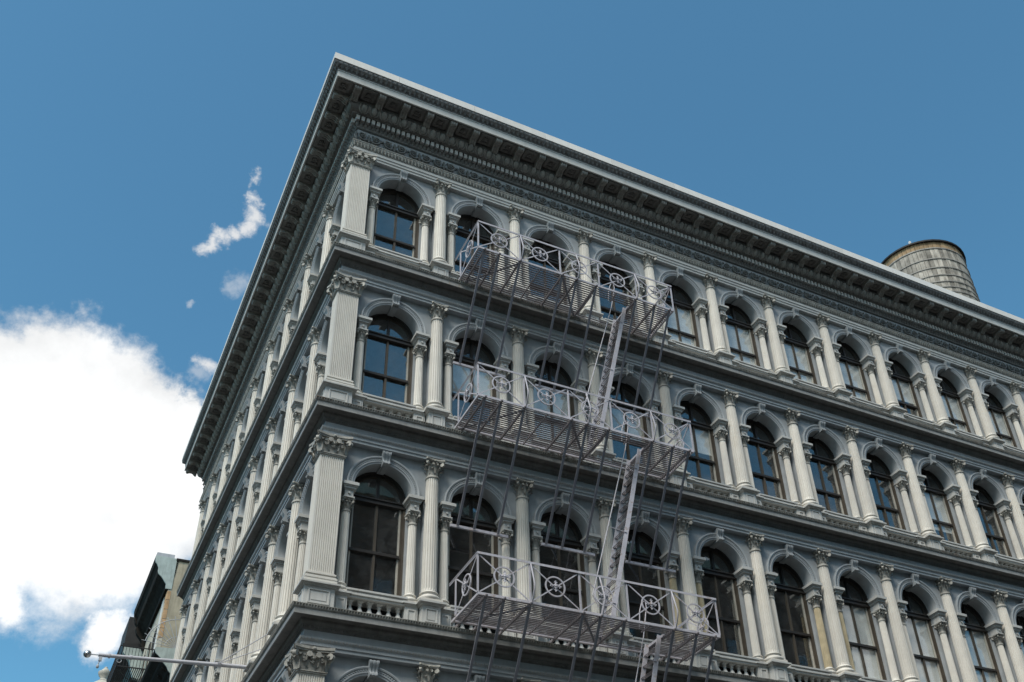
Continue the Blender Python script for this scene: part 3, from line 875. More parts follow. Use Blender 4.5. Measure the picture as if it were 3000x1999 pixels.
shaft_m, colon_m = {}, {}
OCHRE = {('C', 3, 1), ('C', 4, -1), ('C', 5, 1), ('C', 6, -1)}
for lv in LEVELS:
    kz, T0, ab = lv['k'], lv['T0'], lv['ab']
    sp = ab - 1.06
    hs = ab - CH - (T0 + 0.97) + 0.002
    shaft_m = fluted(hs, 0.18, 0.152, 18, 0.020).mesh('column', 'shaft_paint')
    hc = (sp - 0.41 - SH) - (T0 + 0.92) + 0.002
    colon_m = fluted(hc, 0.112, 0.097, 14, 0.012, 3, 3).mesh('colonnette', 'shaft_paint')
    colon_o = fluted(hc, 0.112, 0.097, 14, 0.012, 3, 3).mesh('colonnette', 'ochre_shaft')
    WM = window_meshes(lv)
    for side in 'RL':
        for s in cols(side):
            c = put('column', shaft_m, B, side, s, 0.0, T0+0.97)
            link('capital', cap_big, c, (0,0,hs-0.002))
            link('base', base_big, c, (0,0,-0.32))
            link('pedestal', ped_big, c, (0,0,-0.97))
        for bi, c0 in enumerate(bays(side)):
            a = put('arch', avm, B, side, c0, 0.0, sp)
            link('keystone', ksm, a, (0,0,0.985))
            for sg in (-1, 1):
                local = sg if side == 'R' else -sg
                link('impost', imp[-local], a, (local*OFF, 0, 0))
                och = side == 'R' and (kz, bi, sg) in OCHRE
                cl = put('colonnette', colon_o if och else colon_m, B, side, c0+sg*OFF, -0.155, T0+0.92)
                if och: cl['label'] = 'colonnette with ochre rust-stained paint'
                link('capital', cap_small, cl, (0,0,hc-0.002))
                link('base', base_small, cl, (0,0,-0.27))
                link('pedestal', ped_small, cl, (0,0,-0.92))
            ba = put('balustrade', rlm, B, side, c0, 0.0, T0)
            for i in range(6): link('baluster', blm, ba, (-0.55+0.22*i, 0.14, 0.057))
            w = put('window', WM['frame'], B, side, c0, -0.43, T0)
            for nm, key in (('arched_head','head'),('transom','transom'),('meeting_rail','rail'),('mullion','mull_up'),('mullion','mull'),('sash','sash_u'),('sash','sash_l'),('glazing_bead','bead')):
                link(nm, WM[key], w)
            for key in ('pa','pu','pl'):
                for me in WM[key]: link('pane', me, w, (0,0,0), (random.uniform(-.003,.003), 0, random.uniform(-.010,.010)))
            fr = BLIND.get((kz, bi+1)) if side == 'R' else (random.choice([None, 0.1, 0.4, None]))
            if fr is not None:
                q = (kz, round(fr,2))
                if q not in blind_cache: blind_cache[q] = blind_mesh(kz, fr, WM['zz'])
                link('blind', blind_cache[q], w, (0, 0.06, 0))

# ---- corner pier
PX, PY, PD = 0.40, 0.26, 0.17
def pier_outline():
    pts = []
    nfl = 11
    # right face from x=-PD to PX at y=-PD, fluted; then the return; then left face
    def face(a, b, n, m0, m1, fn):
        out = []; L_ = b - a - m0 - m1; st = L_/n
        out.append(fn(a, 0))
        for i in range(n):
            x = a + m0 + i*st
            for t, q in ((0.24, 0), (0.33, 0.013), (0.5, 0.018), (0.67, 0.013), (0.76, 0)): out.append(fn(x + t*st, q))
        out.append(fn(b, 0))
        return out
    pts += face(-PD, PX, nfl, 0.035, 0.02, lambda s, q: (s, -PD + q))
    pts += [(PX, 0.3), (0.3, PY)]
    pts += face(-PD, PY, 8, 0.035, 0.02, lambda s, q: (-PD + q, s))[::-1][:-1]
    return pts
po = pier_outline()
for lv in LEVELS:
    T0, ab = lv['T0'], lv['ab']
    z0, z1 = 0.93, ab - 0.57 - T0
    mb = MB()
    mb.prism(po, lambda u,v,w: (u,v,w), z0, z1-0.03)
    mb.prism([(-PD,-PD),(PX,-PD),(PX,0.3),(0.3,PY),(-PD,PY)], lambda u,v,w: (u,v,w), z1-0.03, z1+0.01)
    P_ = part('corner_pier', mb, 'shaft_paint', B, (0,0,T0))
    # base
    mb = MB()
    def pb(e, a, b): mb.prism([(-PD-e,-PD-e),(PX+e,-PD-e),(PX+e,0.3),(0.3,PY+e),(-PD-e,PY+e)], lambda u,v,w: (u,v,w), a, b)
    pb(0.075,0.65,0.72); pb(0.06,0.721,0.75); pb(0.07,0.751,0.79); pb(0.05,0.791,0.815); pb(0.025,0.816,0.86); pb(0.045,0.861,0.90); pb(0.015,0.901,0.93)
    part('base', mb, 'shaft_paint', P_)
    # pedestal
    mb = MB()
    pb(0.045,0.0,0.555); pb(0.065,0.0,0.07); pb(0.075,0.556,0.578); pb(0.10,0.579,0.60); pb(0.145,0.601,0.638); pb(0.12,0.639,0.65)
    e = 0.045
    for sidex in (0, 1):
        a, b = (-PD+0.04, PX-0.06) if sidex == 0 else (-PD+0.04, PY-0.04)
        t = 0.03
        for x0,x1,za,zb in ((a,b,0.46,0.46+t),(a,b,0.15,0.15+t),(a,a+t,0.15+t,0.46),(b-t,b,0.15+t,0.46)):
            if sidex == 0: mb.box(x0,x1,-PD-e-0.02,-PD-e+0.01,za,zb)
            else: mb.box(-PD-e-0.02,-PD-e+0.01,x0,x1,za,zb)
        if sidex == 0: mb.box(a+0.07,b-0.07,-PD-e-0.01,-PD,0.23,0.41)
        else: mb.box(-PD-e-0.01,-PD,a+0.07,b-0.07,0.23,0.41)
    part('pedestal', mb, 'iron_paint', P_)
    # capital
    mb = MB(); zc = z1+0.01; H = ab - T0 - zc - 0.003
    pb(0.03, zc, zc+0.03); pb(0.045, zc+0.031, zc+0.05)
    for i in range(5):
        t0, t1 = i/5, (i+1)/5
        e0 = 0.005 + 0.06*t0**2
        pb(e0, zc+0.05+0.40*t0, zc+0.05+0.40*t1)
    def on_face(sidex, s, out, z): return (s, -PD-out, z) if sidex == 0 else (-PD-out, s, z)
    for sidex in (0, 1):
        a, b = (-PD, PX) if sidex == 0 else (-PD, PY)
        mid = (a+b)/2; Lf = b-a
        fa = -PI/2 if sidex == 0 else PI
        # lower and upper leaves
        for row, cnt, z_, hh, curl in ((0, 3, zc+0.05, 0.20, 0.095), (1, 4, zc+0.12, 0.27, 0.12)):
            for i in range(cnt):
                s = a + Lf*(i+0.5)/cnt if row == 0 else a + Lf*i/(cnt-1)
                tmp = MB(); leaf(tmp, 0, 0, 0, Lf*0.27, hh, curl)
                M_ = Matrix.Translation(on_face(sidex, s, 0.015, z_)) @ Matrix.Rotation(fa, 4, 'Z')
                mb.merge(tmp, M_)
        # helices and volutes
        for sg in (-1, 1):
            ctr = on_face(sidex, mid+sg*Lf*0.17, 0.10, zc+0.37)
            volute(mb, ctr, fa+PI/2, 0.062, 0.07)
            mb.tube([on_face(sidex, mid+sg*Lf*0.20, 0.02, zc+0.14), on_face(sidex, mid+sg*Lf*0.24, 0.05, zc+0.26), on_face(sidex, mid+sg*Lf*0.22, 0.10, zc+0.36)], 0.022, 5)
        mb.ball(on_face(sidex, mid, 0.05, zc+0.30), 0.055, 8, 5, (1.3,1.3,0.8))
        mb.tube([on_face(sidex, mid-0.06, 0.06, zc+0.24), on_face(sidex, mid, 0.08, zc+0.20), on_face(sidex, mid+0.06, 0.06, zc+0.24)], 0.02, 5)
        # concave abacus on this face
        pts = []
        for i in range(9):
            t = -1+2*i/8; s = mid + t*(Lf/2+0.13); out = 0.155 - 0.075*(1-t*t)
            pts.append((s, out))
        for zA, zB, ex in ((H-0.10, H-0.06, -0.02), (H-0.06, H, 0.0)):
            poly = [(s, o_+ex) for s, o_ in pts] + [(b, -0.05), (a+0.0, -0.05)]
            if sidex == 0: mb.prism(poly, lambda u,v,w: (u, -PD-v, w), zc+zA, zc+zB)
            else: mb.prism(poly, lambda u,v,w: (-PD-v, u, w+0.0005), zc+zA, zc+zB)
        mb.ball(on_face(sidex, mid, 0.095, zc+H-0.05), 0.045, 6, 4)
    for (cx, cy, ang) in ((-PD-0.085,-PD-0.085,-3*PI/4), (PX+0.07,-PD-0.085,-PI/4), (-PD-0.085,PY+0.07,3*PI/4)):
        volute(mb, (cx, cy, zc+0.365), ang, 0.078, 0.085)
        mb.tube([(cx+0.09*(-math.cos(ang)), cy-0.09*math.sin(ang), zc+0.15), (cx+0.05*(-math.cos(ang)), cy-0.05*math.sin(ang), zc+0.27), (cx+0.02*math.cos(ang), cy+0.02*math.sin(ang), zc+0.42)], 0.028, 5)
        tmp = MB(); leaf(tmp, 0, 0, 0, 0.16, 0.25, 0.13)
        mb.merge(tmp, Matrix.Translation((cx-0.07*math.cos(ang), cy-0.07*math.sin(ang), zc+0.05)) @ Matrix.Rotation(ang, 4, 'Z'))
    part('capital', mb, 'ornament_paint', P_, smooth=45)

# ------------------------------------------------------------------ fire escape
FE = thing('fire_escape', 'pale grey iron fire escape with three slatted balconies and steep stairs', 'fire escape', (6.2, 0, 0))
FO = (-6.2, 0, 0)
def fpart(name, mb, mat, parent, smooth=None, stuff=False):
    o = part(name, mb, mat, parent, FO if parent is FE else (0,0,0), smooth, stuff); return o
PX0, PX1, PDEP = 3.10, 9.35, 1.80
BEAMS = [3.29, 3.72, 4.35, 5.66, 6.11, 6.74, 8.06, 8.70, 9.20]
HOLE = (6.80, 8.02, 0.50, 1.38)
def ring_mesh():
    mb = MB(); n = 24
    for i in range(n):
        a = 2*PI*i/n
        for r, y in ((0.255,-0.012),(0.222,-0.012),(0.222,0.012),(0.255,0.012)): mb.v.append((r*math.cos(a), y, r*math.sin(a)))
    for i in range(n):
        j = (i+1) % n
        for q in range(4): mb.f.append((i*4+q, j*4+q, j*4+(q+1)%4, i*4+(q+1)%4))
    return mb.mesh('ring', 'fire_escape_paint')
def fleuron_mesh():
    mb = MB()
    for k in range(4):
        a = k*PI/2; c, s_ = math.cos(a), math.sin(a)
        P_ = lambda u, v, y: (u*c - v*s_, y, u*s_ + v*c)
        mb.tube([P_(0.0,0,-0.02), P_(0.05,0,-0.035), P_(0.095,0,-0.025), P_(0.135,0,-0.03)], [0.018,0.022,0.012,0.022], 5)
        for e in (-1, 1): mb.tube([P_(0.085,0,-0.025), P_(0.10,e*0.03,-0.03), P_(0.085,e*0.045,-0.03)], [0.01,0.013,0.006], 4)
    mb.ball((0,-0.03,0), 0.038, 8, 5)
    for k in range(4):
        a = PI/4 + k*PI/2; mb.ball((0.045*math.cos(a), -0.03, 0.045*math.sin(a)), 0.02, 5, 3)
    return mb.mesh('fleuron', 'fire_escape_paint')
RING, FLEU = ring_mesh(), fleuron_mesh()
FLOORS = [22.345, 17.30, 11.945]
BARZ = [19.58, 14.55, 9.15]
def slat(x0, x1): 
    mb = MB(); mb.box(x0, x1, -0.020, 0.020, -0.006, 0.006); return mb.mesh('slat', 'fire_escape_slat')
SL = {k: slat(*k) for k in ((PX0+0.02, PX1-0.02), (PX0+0.02, HOLE[0]), (HOLE[1], PX1-0.02))}
for fi, zf in enumerate(FLOORS):
    # platform frame
    mb = MB()
    mb.box(PX0, PX1, -PDEP-0.02, -PDEP+0.015, zf-0.05, zf+0.012)
    mb.box(PX0, PX0+0.045, -PDEP+0.016, -0.30, zf-0.045, zf+0.01); mb.box(PX1-0.045, PX1, -PDEP+0.016, -0.30, zf-0.045, zf+0.01)
    mb.box(PX0+0.046, PX1-0.046, -0.36, -0.32, zf-0.045, zf+0.01)
    mb.box(HOLE[0]-0.02, HOLE[0]+0.02, -HOLE[3]-0.02, -HOLE[2], zf-0.05, zf+0.012); mb.box(HOLE[1]-0.02, HOLE[1]+0.02, -HOLE[3]-0.02, -HOLE[2], zf-0.05, zf+0.012)
    # rivet heads along the front edge
    pl = fpart('platform', mb, 'fire_escape_paint', FE)
    d = 0.40
    while d < PDEP - 0.03:
        if HOLE[2] < d < HOLE[3]: ks_ = [(PX0+0.02, HOLE[0]), (HOLE[1], PX1-0.02)]
        else: ks_ = [(PX0+0.02, PX1-0.02)]
        for kk in ks_: link('slat', SL[kk], pl, (0, -d, zf))
        d += 0.0800
    # bearing beams and struts down to the cross bars
    for bi, bx in enumerate(BEAMS):
        mb = MB(); mb.box(bx-0.022, bx+0.022, -PDEP-0.03, -0.05, zf-0.075, zf-0.012); mb.ball((bx, -PDEP-0.035, zf-0.04), 0.035, 6, 4)
        link('beam', mb.mesh('beam', 'fire_escape_slat'), pl)
    for bx in (5.0, 7.42):
        mb = MB(); mb.box(bx-0.012, bx+0.012, -PDEP+0.02, (-HOLE[3] if bx > 7 else -0.32), zf-0.055, zf-0.010); link('beam', mb.mesh('beam', 'fire_escape_slat'), pl)
    mb = MB(); mb.bar((4.35,-PDEP+0.02,zf-0.10), (3.20,-0.40,zf-0.10), 0.05, 0.02); link('brace', mb.mesh('brace', 'fire_escape_dark'), pl)
    mb = MB(); mb.bar((5.68,-PDEP+0.02,zf-0.10), (6.75,-0.40,zf-0.10), 0.05, 0.02); link('brace', mb.mesh('brace', 'fire_escape_dark'), pl)
    zb = BARZ[fi]
    for bi, bx in enumerate(BEAMS):
        mb = MB(); mb.bar((bx,-PDEP+0.03,zf-0.06), (bx,-0.12,zb), 0.062, 0.025, (0,1,0)); fpart('strut', mb, 'fire_escape_dark', FE)
    for c0 in (A1+BAY*0.5, A1+BAY*1.5, A1+BAY*2.5):
        mb = MB(); mb.bar((c0-0.76,-0.08,zb), (c0+0.76,-0.08,zb), 0.05, 0.07); fpart('cross_bar', mb, 'fire_escape_paint', FE)
    # railing
    zt = zf + 0.985
    mb = MB()
    mb.box(PX0-0.02, PX1+0.02, -PDEP-0.035, -PDEP+0.02, zt-0.012, zt)
    mb.box(PX0-0.02, PX1+0.02, -PDEP-0.035, -PDEP-0.025, zt-0.055, zt-0.013)
    for xx in (PX0, PX1):
        mb.box(xx-0.02, xx+0.02, -PDEP+0.021, -0.15, zt-0.012, zt); mb.box(xx-0.006, xx+0.006, -PDEP+0.021, -0.15, zt-0.055, zt-0.013)
    ra = fpart('railing', mb, 'fire_escape_paint', FE)
    for kx in range(6):
        xx = PX0 + 1.25*kx
        mb = MB(); mb.box(xx-0.02, xx+0.02, -PDEP-0.012, -PDEP+0.012, zf+0.013, zt-0.056); link('post', mb.mesh('post', 'fire_escape_paint'), ra)
        if kx < 5:
            xc = xx + 0.625; zc_ = zf + 0.485
            link('ring', RING, ra, (xc, -PDEP-0.002, zc_)); link('fleuron', FLEU, ra, (xc, -PDEP-0.004, zc_))
            for sg in (1, -1):
                mb = MB(); mb.bar((xc-0.58*sg, -PDEP, zf+0.03), (xc+0.58*sg, -PDEP, zt-0.075), 0.028, 0.014, (0,1,0)); link('diagonal', mb.mesh('diagonal', 'fire_escape_paint'), ra)
    for xx in (PX0, PX1):
        mb = MB(); mb.box(xx-0.015, xx+0.015, -0.55, -0.52, zf+0.012, zt-0.056); link('post', mb.mesh('post', 'fire_escape_paint'), ra)
        yc = -(PDEP+0.535)/2
        link('ring', RING, ra, (xx, yc, zf+0.485), (0,0,PI/2)); link('fleuron', FLEU, ra, (xx-0.004, yc, zf+0.485), (0,0,-PI/2))
        for sg in (1, -1):
            mb = MB(); mb.bar((xx, yc-0.59*sg, zf+0.03), (xx, yc+0.59*sg, zt-0.075), 0.028, 0.014, (1,0,0)); link('diagonal', mb.mesh('diagonal', 'fire_escape_paint'), ra)
    # bowed outriggers from the rail to the beam ends
    for bx in (4.37, 6.13, 8.08):
        mb = MB(); pts = [(bx,-PDEP-0.03,zt-0.06),(bx,-PDEP-0.12,zf+0.62),(bx,-PDEP-0.19,zf+0.36),(bx,-PDEP-0.18,zf+0.24),(bx,-PDEP-0.10,zf+0.08),(bx,-PDEP-0.02,zf-0.05)]
        mb.tube(pts, 0.019, 6); link('outrigger', mb.mesh('outrigger', 'fire_escape_paint', 60), ra)
# stairs between the balconies
for fi in range(3):
    zt = FLOORS[fi]; zb = FLOORS[fi+1] if fi < 2 else 6.4
    xt, xb = 7.98, 7.98 - 1.23*(zt-zb)/5.05
    mb = MB()
    mb.bar((xt,-1.27,zt+0.02), (xb,-1.27,zb+0.02), 0.02, 0.115, (1,0,0.25)); 
    st = fpart('staircase', mb, 'fire_escape_paint', FE)
    mb = MB(); mb.bar((xt,-0.70,zt+0.02), (xb,-0.70,zb+0.02), 0.02, 0.115, (1,0,0.25)); link('stringer', mb.mesh('stringer', 'fire_escape_paint'), st)
    nt_ = 19
    for i in range(1, nt_):
        t = i/nt_; x = xt+(xb-xt)*t; z = zt+(zb-zt)*t
        mb = MB(); mb.box(x-0.055, x-0.035, -1.258, -0.712, z-0.005, z+0.005); mb.box(x-0.01, x+0.01, -1.258, -0.712, z-0.005, z+0.005); mb.box(x+0.035, x+0.055, -1.258, -0.712, z-0.005, z+0.005)
        for yy in (-1.25, -0.72): mb.box(x-0.055, x+0.055, yy-0.005, yy+0.005, z-0.022, z-0.0055)
        link('tread', mb.mesh('tread', 'fire_escape_slat'), st)
    for yy in (-1.29,):
        mb = MB(); mb.tube([(xt-0.55,yy,zt+0.10),(xt-0.50,yy,zt+0.55),(xt-0.42,yy,zt+0.80),(xt-0.32,yy,zt+0.86),(xt-0.30,yy,zt+0.70),(xt-0.46,yy,zt-0.1),(xb-0.45,yy,zb+0.75),(xb-0.30,yy,zb+0.45)], 0.014, 6)
        for t in (0.12, 0.5, 0.88):
            x = xt+(xb-xt)*t; z = zt+(zb-zt)*t; mb.bar((x,yy,z), (x-0.46,yy,z-0.05+0.1), 0.014, 0.014)
        link('handrail', mb.mesh('handrail', 'fire_escape_paint'), st)

# ------------------------------------------------------------------ roof-top water tank
TK = thing('water_tank', 'weathered round wooden water tank with steel hoops and black roof rim on rooftop', 'water tank', (26.6, 2.18, 28.42))
R_, ZT, ZB = 1.96, 5.95, 1.3
NS = 64
for i in range(NS):
    a0, a1 = 2*PI*(i+0.03)/NS, 2*PI*(i+0.97)/NS
    ro = R_ + random.uniform(-0.008, 0.008)
    mb = MB(); pts = [(ro*math.cos(a0), ro*math.sin(a0)), (ro*math.cos(a1), ro*math.sin(a1)), ((R_-0.06)*math.cos(a1), (R_-0.06)*math.sin(a1)), ((R_-0.06)*math.cos(a0), (R_-0.06)*math.sin(a0))]
    mb.prism(pts, lambda u,v,w: (u,v,w), ZB, ZT-0.35)
    mb2 = MB(); mb2.prism(pts, lambda u,v,w: (u,v,w), ZT-0.35, ZT)
    s_ = part('stave', mb, 'tank_wood', TK); part('stave_top', mb2, 'tank_rust', s_)
z = ZT - 0.42; gap = 0.62
while z > ZB + 0.05:
    mb = MB(); n = 48
    for i in range(n):
        a = 2*PI*i/n
        for r, dz in ((R_+0.005,-0.022),(R_+0.035,-0.022),(R_+0.035,0.022),(R_+0.005,0.022)): mb.v.append((r*math.cos(a), r*math.sin(a), z+dz))
    for i in range(n):
        j = (i+1) % n
        for q in range(4): mb.f.append((i*4+q, j*4+q, j*4+(q+1)%4, i*4+(q+1)%4))
    part('hoop', mb, 'hoop_steel', TK, smooth=30)
    z -= gap; gap = max(0.2, gap*0.85)
mb = MB(); mb.lathe([(R_-0.05, ZT), (R_+0.10, ZT-0.03), (R_+0.10, ZT+0.05), (0.25, ZT+0.75), (0.0, ZT+0.8)], 40, cap=False); part('roof', mb, 'tank_roof_black', TK)
mb = MB(); mb.box(-0.04, 0.04, -0.04, 0.04, 0, 0.22); part('hatch_post', mb, 'coping_metal', TK, (-1.45, -1.05, ZT+0.18))
mb = MB(); mb.lathe([(R_-0.02, ZB-0.1), (R_-0.02, ZB)], 32); part('tank_floor', mb, 'tank_wood', TK)
for k in range(6):
    a = k*PI/3; mb = MB(); mb.box(-0.08, 0.08, -0.08, 0.08, 0.0, ZB-0.1); part('leg', mb, 'hoop_steel', TK, (1.5*math.cos(a), 1.5*math.sin(a), 0))

# ------------------------------------------------------------------ flagpole on the return front
FP = thing('flagpole', 'bare pale grey flagpole with steel ball end jutting from side of grey building', 'flagpole', (-0.1, 4.72, 12.36))
tip = Vector((-3.55, 0.0, -0.20))
mb = MB(); mb.tube([(0.05,0,0), (-0.9,0,-0.05), tuple(tip)], [0.052,0.050,0.042], 12); part('pole', mb, 'pole_paint', FP, smooth=60)
for t in (0.05, 0.26, 0.80, 0.93):
    p = Vector((0.05,0,0)).lerp(tip, t); q = Vector((0.05,0,0)).lerp(tip, t+0.012)
    mb = MB(); mb.tube([tuple(p), tuple(q)], 0.060, 12); part('collar', mb, 'pole_paint', FP)
mb = MB(); mb.tube([tuple(tip), (tip.x-0.16,0,tip.z-0.008)], 0.016, 6); part('spindle', mb, 'steel_bright', FP)
mb = MB(); mb.ball((tip.x-0.24,0,tip.z-0.012), 0.088, 16, 10); part('ball', mb, 'steel_bright', FP, smooth=60)
mb = MB(); mb.box(tip.x+0.02, tip.x+0.09, -0.03, 0.03, tip.z-0.14, tip.z-0.04); mb.tube([(tip.x+0.05,0,tip.z-0.13),(tip.x+0.03,0,tip.z-0.24)], 0.012, 5); mb.ball((tip.x+0.03,0,tip.z-0.28), 0.035, 8, 5, (1,1,1.4)); part('pulley', mb, 'zinc', FP)
mb = MB(); mb.tube([(tip.x+0.46+0.05*math.cos(a*PI/5),0,tip.z-0.07+0.05*math.sin(a*PI/5)) for a in range(10)], 0.009, 5, closed=True); part('cleat', mb, 'zinc', FP)
for yy, zz_ in ((-1.55, 0.28), (-0.65, 0.22)):
    mb = MB(); mb.tube([(-0.90, 0, -0.04), (-0.02, yy, zz_)], 0.012, 5); part('stay', mb, 'pole_paint', FP)
mb = MB(); mb.box(-0.06, 0.06, -0.12, 0.12, -0.16, 0.16); part('wall_bracket', mb, 'pole_paint', FP, (0.02,0,0))

# ------------------------------------------------------------------ neighbours along the avenue
# low neighbour next door
N1 = thing('low_row_building', 'lower neighbour building with mint metal cornice end next to grey building', 'building', (0, 21.6, 0))
mb = MB(); mb.box(0.02, 14, 0.02, 7.75, 0, 19.5); part('wall', mb, 'stone_pale', N1)
mb = MB(); mb.box(0.0, 14, -0.02, 7.8, 19.5, 19.66); part('roof', mb, 'roof_felt', N1)
cpf = [(0.0,18.6),(0.10,18.6),(0.12,18.85),(0.22,18.95),(0.30,19.10),(0.52,19.32),(0.56,19.42),(0.80,19.62),(0.84,19.72),(0.84,19.86),(0.0,19.92)]
mb = MB(); mb.prism(cpf, lambda u,v,w: (-u, w, v), 0.05, 7.7); CN = part('cornice', mb, 'cornice_dark', N1)
mb = MB(); mb.prism(cpf, lambda u,v,w: (-u, w, v), 0.0, 0.045); part('end_panel', mb, 'mint_metal', CN)
br = MB(); br.prism([(0,0),(0.45,0),(0.45,-0.08),(0.3,-0.16),(0.14,-0.22),(0.16,-0.34),(0.10,-0.48),(0,-0.5)], lambda u,v,w: (-u,w,v), -0.09, 0.09); brm = br.mesh('bracket', 'cornice_dark')
for i in range(9): link('bracket', brm, CN, (0, 0.35+0.88*i, 19.2))
for zf in (15.2, 11.2, 7.2):
    for i in range(4):
        mb = MB(); mb.box(-0.05, 0.04, -0.55, 0.55, 0, 2.3); w_ = part('window', mb, 'frame_brown', N1, (0, 1.1+1.9*i, zf)); mb = MB(); mb.box(-0.058, -0.052, -0.47, 0.47, 0.1, 2.2); part('pane', mb, 'window_glass', w_)
# spiked fan guard
FG = thing('fan_guard', 'wiry iron fan-shaped spiked guard standing on the low neighbour roof edge', 'guard', (0.0, 21.66, 19.93))
mb = MB()
arc = [(1.27*math.cos(a), 0, 1.27*math.sin(a)) for a in [PI*(0.42 + 0.54*i/16) for i in range(17)]]
mb.tube(arc, 0.018, 5); part('outer_arc', mb, 'zinc', FG)
mb = MB(); mb.tube([(0.52*math.cos(a), 0, 0.52*math.sin(a)) for a in [PI*(0.42+0.54*i/10) for i in range(11)]], 0.012, 5); part('inner_arc', mb, 'zinc', FG)
for i in range(9):
    a = PI*(0.44 + 0.52*i/8); mb = MB(); mb.tube([(0,0,0), (1.42*math.cos(a), 0, 1.42*math.sin(a))], 0.012, 5); part('spike', mb, 'zinc', FG)
# tall neighbour with bracketed cornice
N2 = thing('tall_row_building', 'tall neighbour with dark bracketed cornice and beige stucco party wall', 'building', (0, 29.4, 0))
mb = MB(); mb.box(0.13, 14, 0.0, 6.5, 0, 27.9); part('party_wall', mb, 'stucco_beige', N2)
mb = MB(); mb.box(0.10, 14, -0.06, 0.3, 27.9, 28.02); part('coping', mb, 'cornice_dark', N2)
for i in range(9):
    mb = MB(); mb.box(0.0, 0.09-0.008*i, -0.03, 0.0, 0.0, 0.06); part('corbel', mb, 'cornice_dark', N2, (0.13, 0, 27.83-0.10*i))
mb = MB(); mb.box(-0.02, 0.128, 0.0, 6.5, 0, 26.3); FW = part('front_wall', mb, 'stone_pale', N2)
for i in range(26):
    hgt = 0.46; z0 = 26.2 - 0.5*i
    wq = 0.13 if i % 2 else 0.22
    mb = MB(); mb.box(-0.05, 0.125, -0.015, wq*2.0, 0, hgt); part('quoin', mb, 'stone_orange' if i < 5 else 'stone_pale', N2, (0, 0, z0-hgt))
mb = MB(); mb.box(-0.045, -0.021, 0.9, 1.5, 16.0, 26.3); part('downpipe_board', mb, 'coping_metal', N2)
c2 = [(0.0,26.3),(0.16,26.3),(0.18,26.55),(0.26,26.65),(0.40,26.85),(0.62,27.05),(0.66,27.2),(0.66,27.35),(0.76,27.55),(0.84,27.62),(0.88,27.85),(0.88,28.0)]
mb = MB(); mb.prism(c2 + [(0.0,28.0)], lambda u,v,w: (-u,w,v), 0.04, 6.6); C2 = part('cornice', mb, 'cornice_dark', N2)
mb = MB(); mb.prism([(-0.128,26.3)] + c2 + [(-0.128,28.0)], lambda u,v,w: (-u,w,v), -0.03, 0.036); part('end_panel', mb, 'mint_metal', C2)
mb = MB(); mb.prism([(0.0,28.0),(0.88,28.0),(0.84,28.2),(0.0,28.2)], lambda u,v,w: (-u,w,v), 0.0, 6.6); part('gutter', mb, 'zinc', C2)
for sgn, yy in ((1, 6.35),):
    mb = MB(); mb.prism([(0.0,25.75),(0.14,25.8),(0.24,26.0),(0.22,26.15),(0.30,26.3),(0.55,26.6),(0.64,26.85),(0.60,27.05),(0.72,27.2),(0.80,27.45),(0.76,27.7),(0.0,27.7)], lambda u,v,w: (-u,w,v), yy, yy+0.30); part('console', mb, 'cornice_dark', C2)
br = MB(); br.prism([(0.1,0),(0.60,0),(0.60,-0.10),(0.45,-0.2),(0.30,-0.25),(0.28,-0.42),(0.18,-0.52),(0.1,-0.52)], lambda u,v,w: (-u,w,v), -0.10, 0.10); brm = br.mesh('bracket', 'cornice_dark')
for i in range(10): link('bracket', brm, C2, (0, 0.75+0.58*i, 27.1))
for zf in (22.6, 18.4, 14.2):
    for i in range(3):
        mb = MB(); pts = [(-0.55,0),(0.55,0),(0.55,2.0)] + [(0.55*math.cos(a*PI/8), 2.0+0.4*math.sin(a*PI/8)) for a in range(1,8)] + [(-0.55,2.0)]
        mb.prism(pts, lambda u,v,w: (w,u,v), -0.06, 0.02); w_ = part('window', mb, 'frame_brown', N2, (0, 1.9+1.75*i, zf))
        mb = MB(); mb.prism([(p*0.85, 0.1+q*0.92) for p,q in pts], lambda u,v,w: (w,u,v), -0.068, -0.062); part('pane', mb, 'window_glass', w_)
        mb = MB(); mb.box(-0.12, 0.0, -0.7, 0.7, -0.12, 0.0); part('sill', mb, 'stone_pale', w_)
# its iron balcony
IB = thing('iron_balcony', 'black iron fire balcony high on the tall neighbour front below its bracketed cornice', 'fire escape', (0, 30.0, 22.35))
mb = MB(); mb.box(-1.60, -1.55, 0, 4.6, -0.05, 0.0); mb.box(-1.60, -0.03, 0, 0.05, -0.05, 0.0); mb.box(-1.60, -0.03, 4.55, 4.6, -0.05, 0.0); PF = part('platform', mb, 'iron_black', IB)
for i in range(17):
    mb = MB(); mb.box(-0.02, 0.02, 0.05, 4.55, -0.012, 0.0); part('slat', mb, 'iron_black', PF, (-1.5+0.088*i, 0, 0))
mb = MB(); mb.box(-1.60,-1.56,0,4.6,0.98,1.02); mb.box(-1.60,-0.03,0.0,0.04,0.98,1.02); mb.box(-1.60,-0.03,4.56,4.6,0.98,1.02); RL = part('railing', mb, 'iron_black', IB)
bm_ = MB(); bm_.box(-0.01,0.01,-0.01,0.01,0.0,0.98); bme = bm_.mesh('bar', 'iron_black')
for i in range(32): link('bar', bme, RL, (-1.58, 0.05+0.145*i, 0))
for i in range(10): link('bar', bme, RL, (-1.45+0.145*i, 0.02, 0))
for yy in (0.3, 2.3, 4.3):
    mb = MB(); mb.bar((-1.5,yy,-0.05), (-0.03,yy,-1.3), 0.04, 0.03); part('strut', mb, 'iron_black', IB)
# second balcony below
def clone(o, parent=None, loc=None, label=None):
    c = o.copy(); COL.objects.link(c); c.parent = parent
    if loc is not None: c.location = loc
    if label: c['label'] = label
    for ch in o.children: clone(ch, c)
    return c
IB['group'] = 'iron balconies on the tall neighbour'
clone(IB, None, (0, 30.0, 18.15), 'black iron fire balcony one storey beneath another on the tall neighbour front')
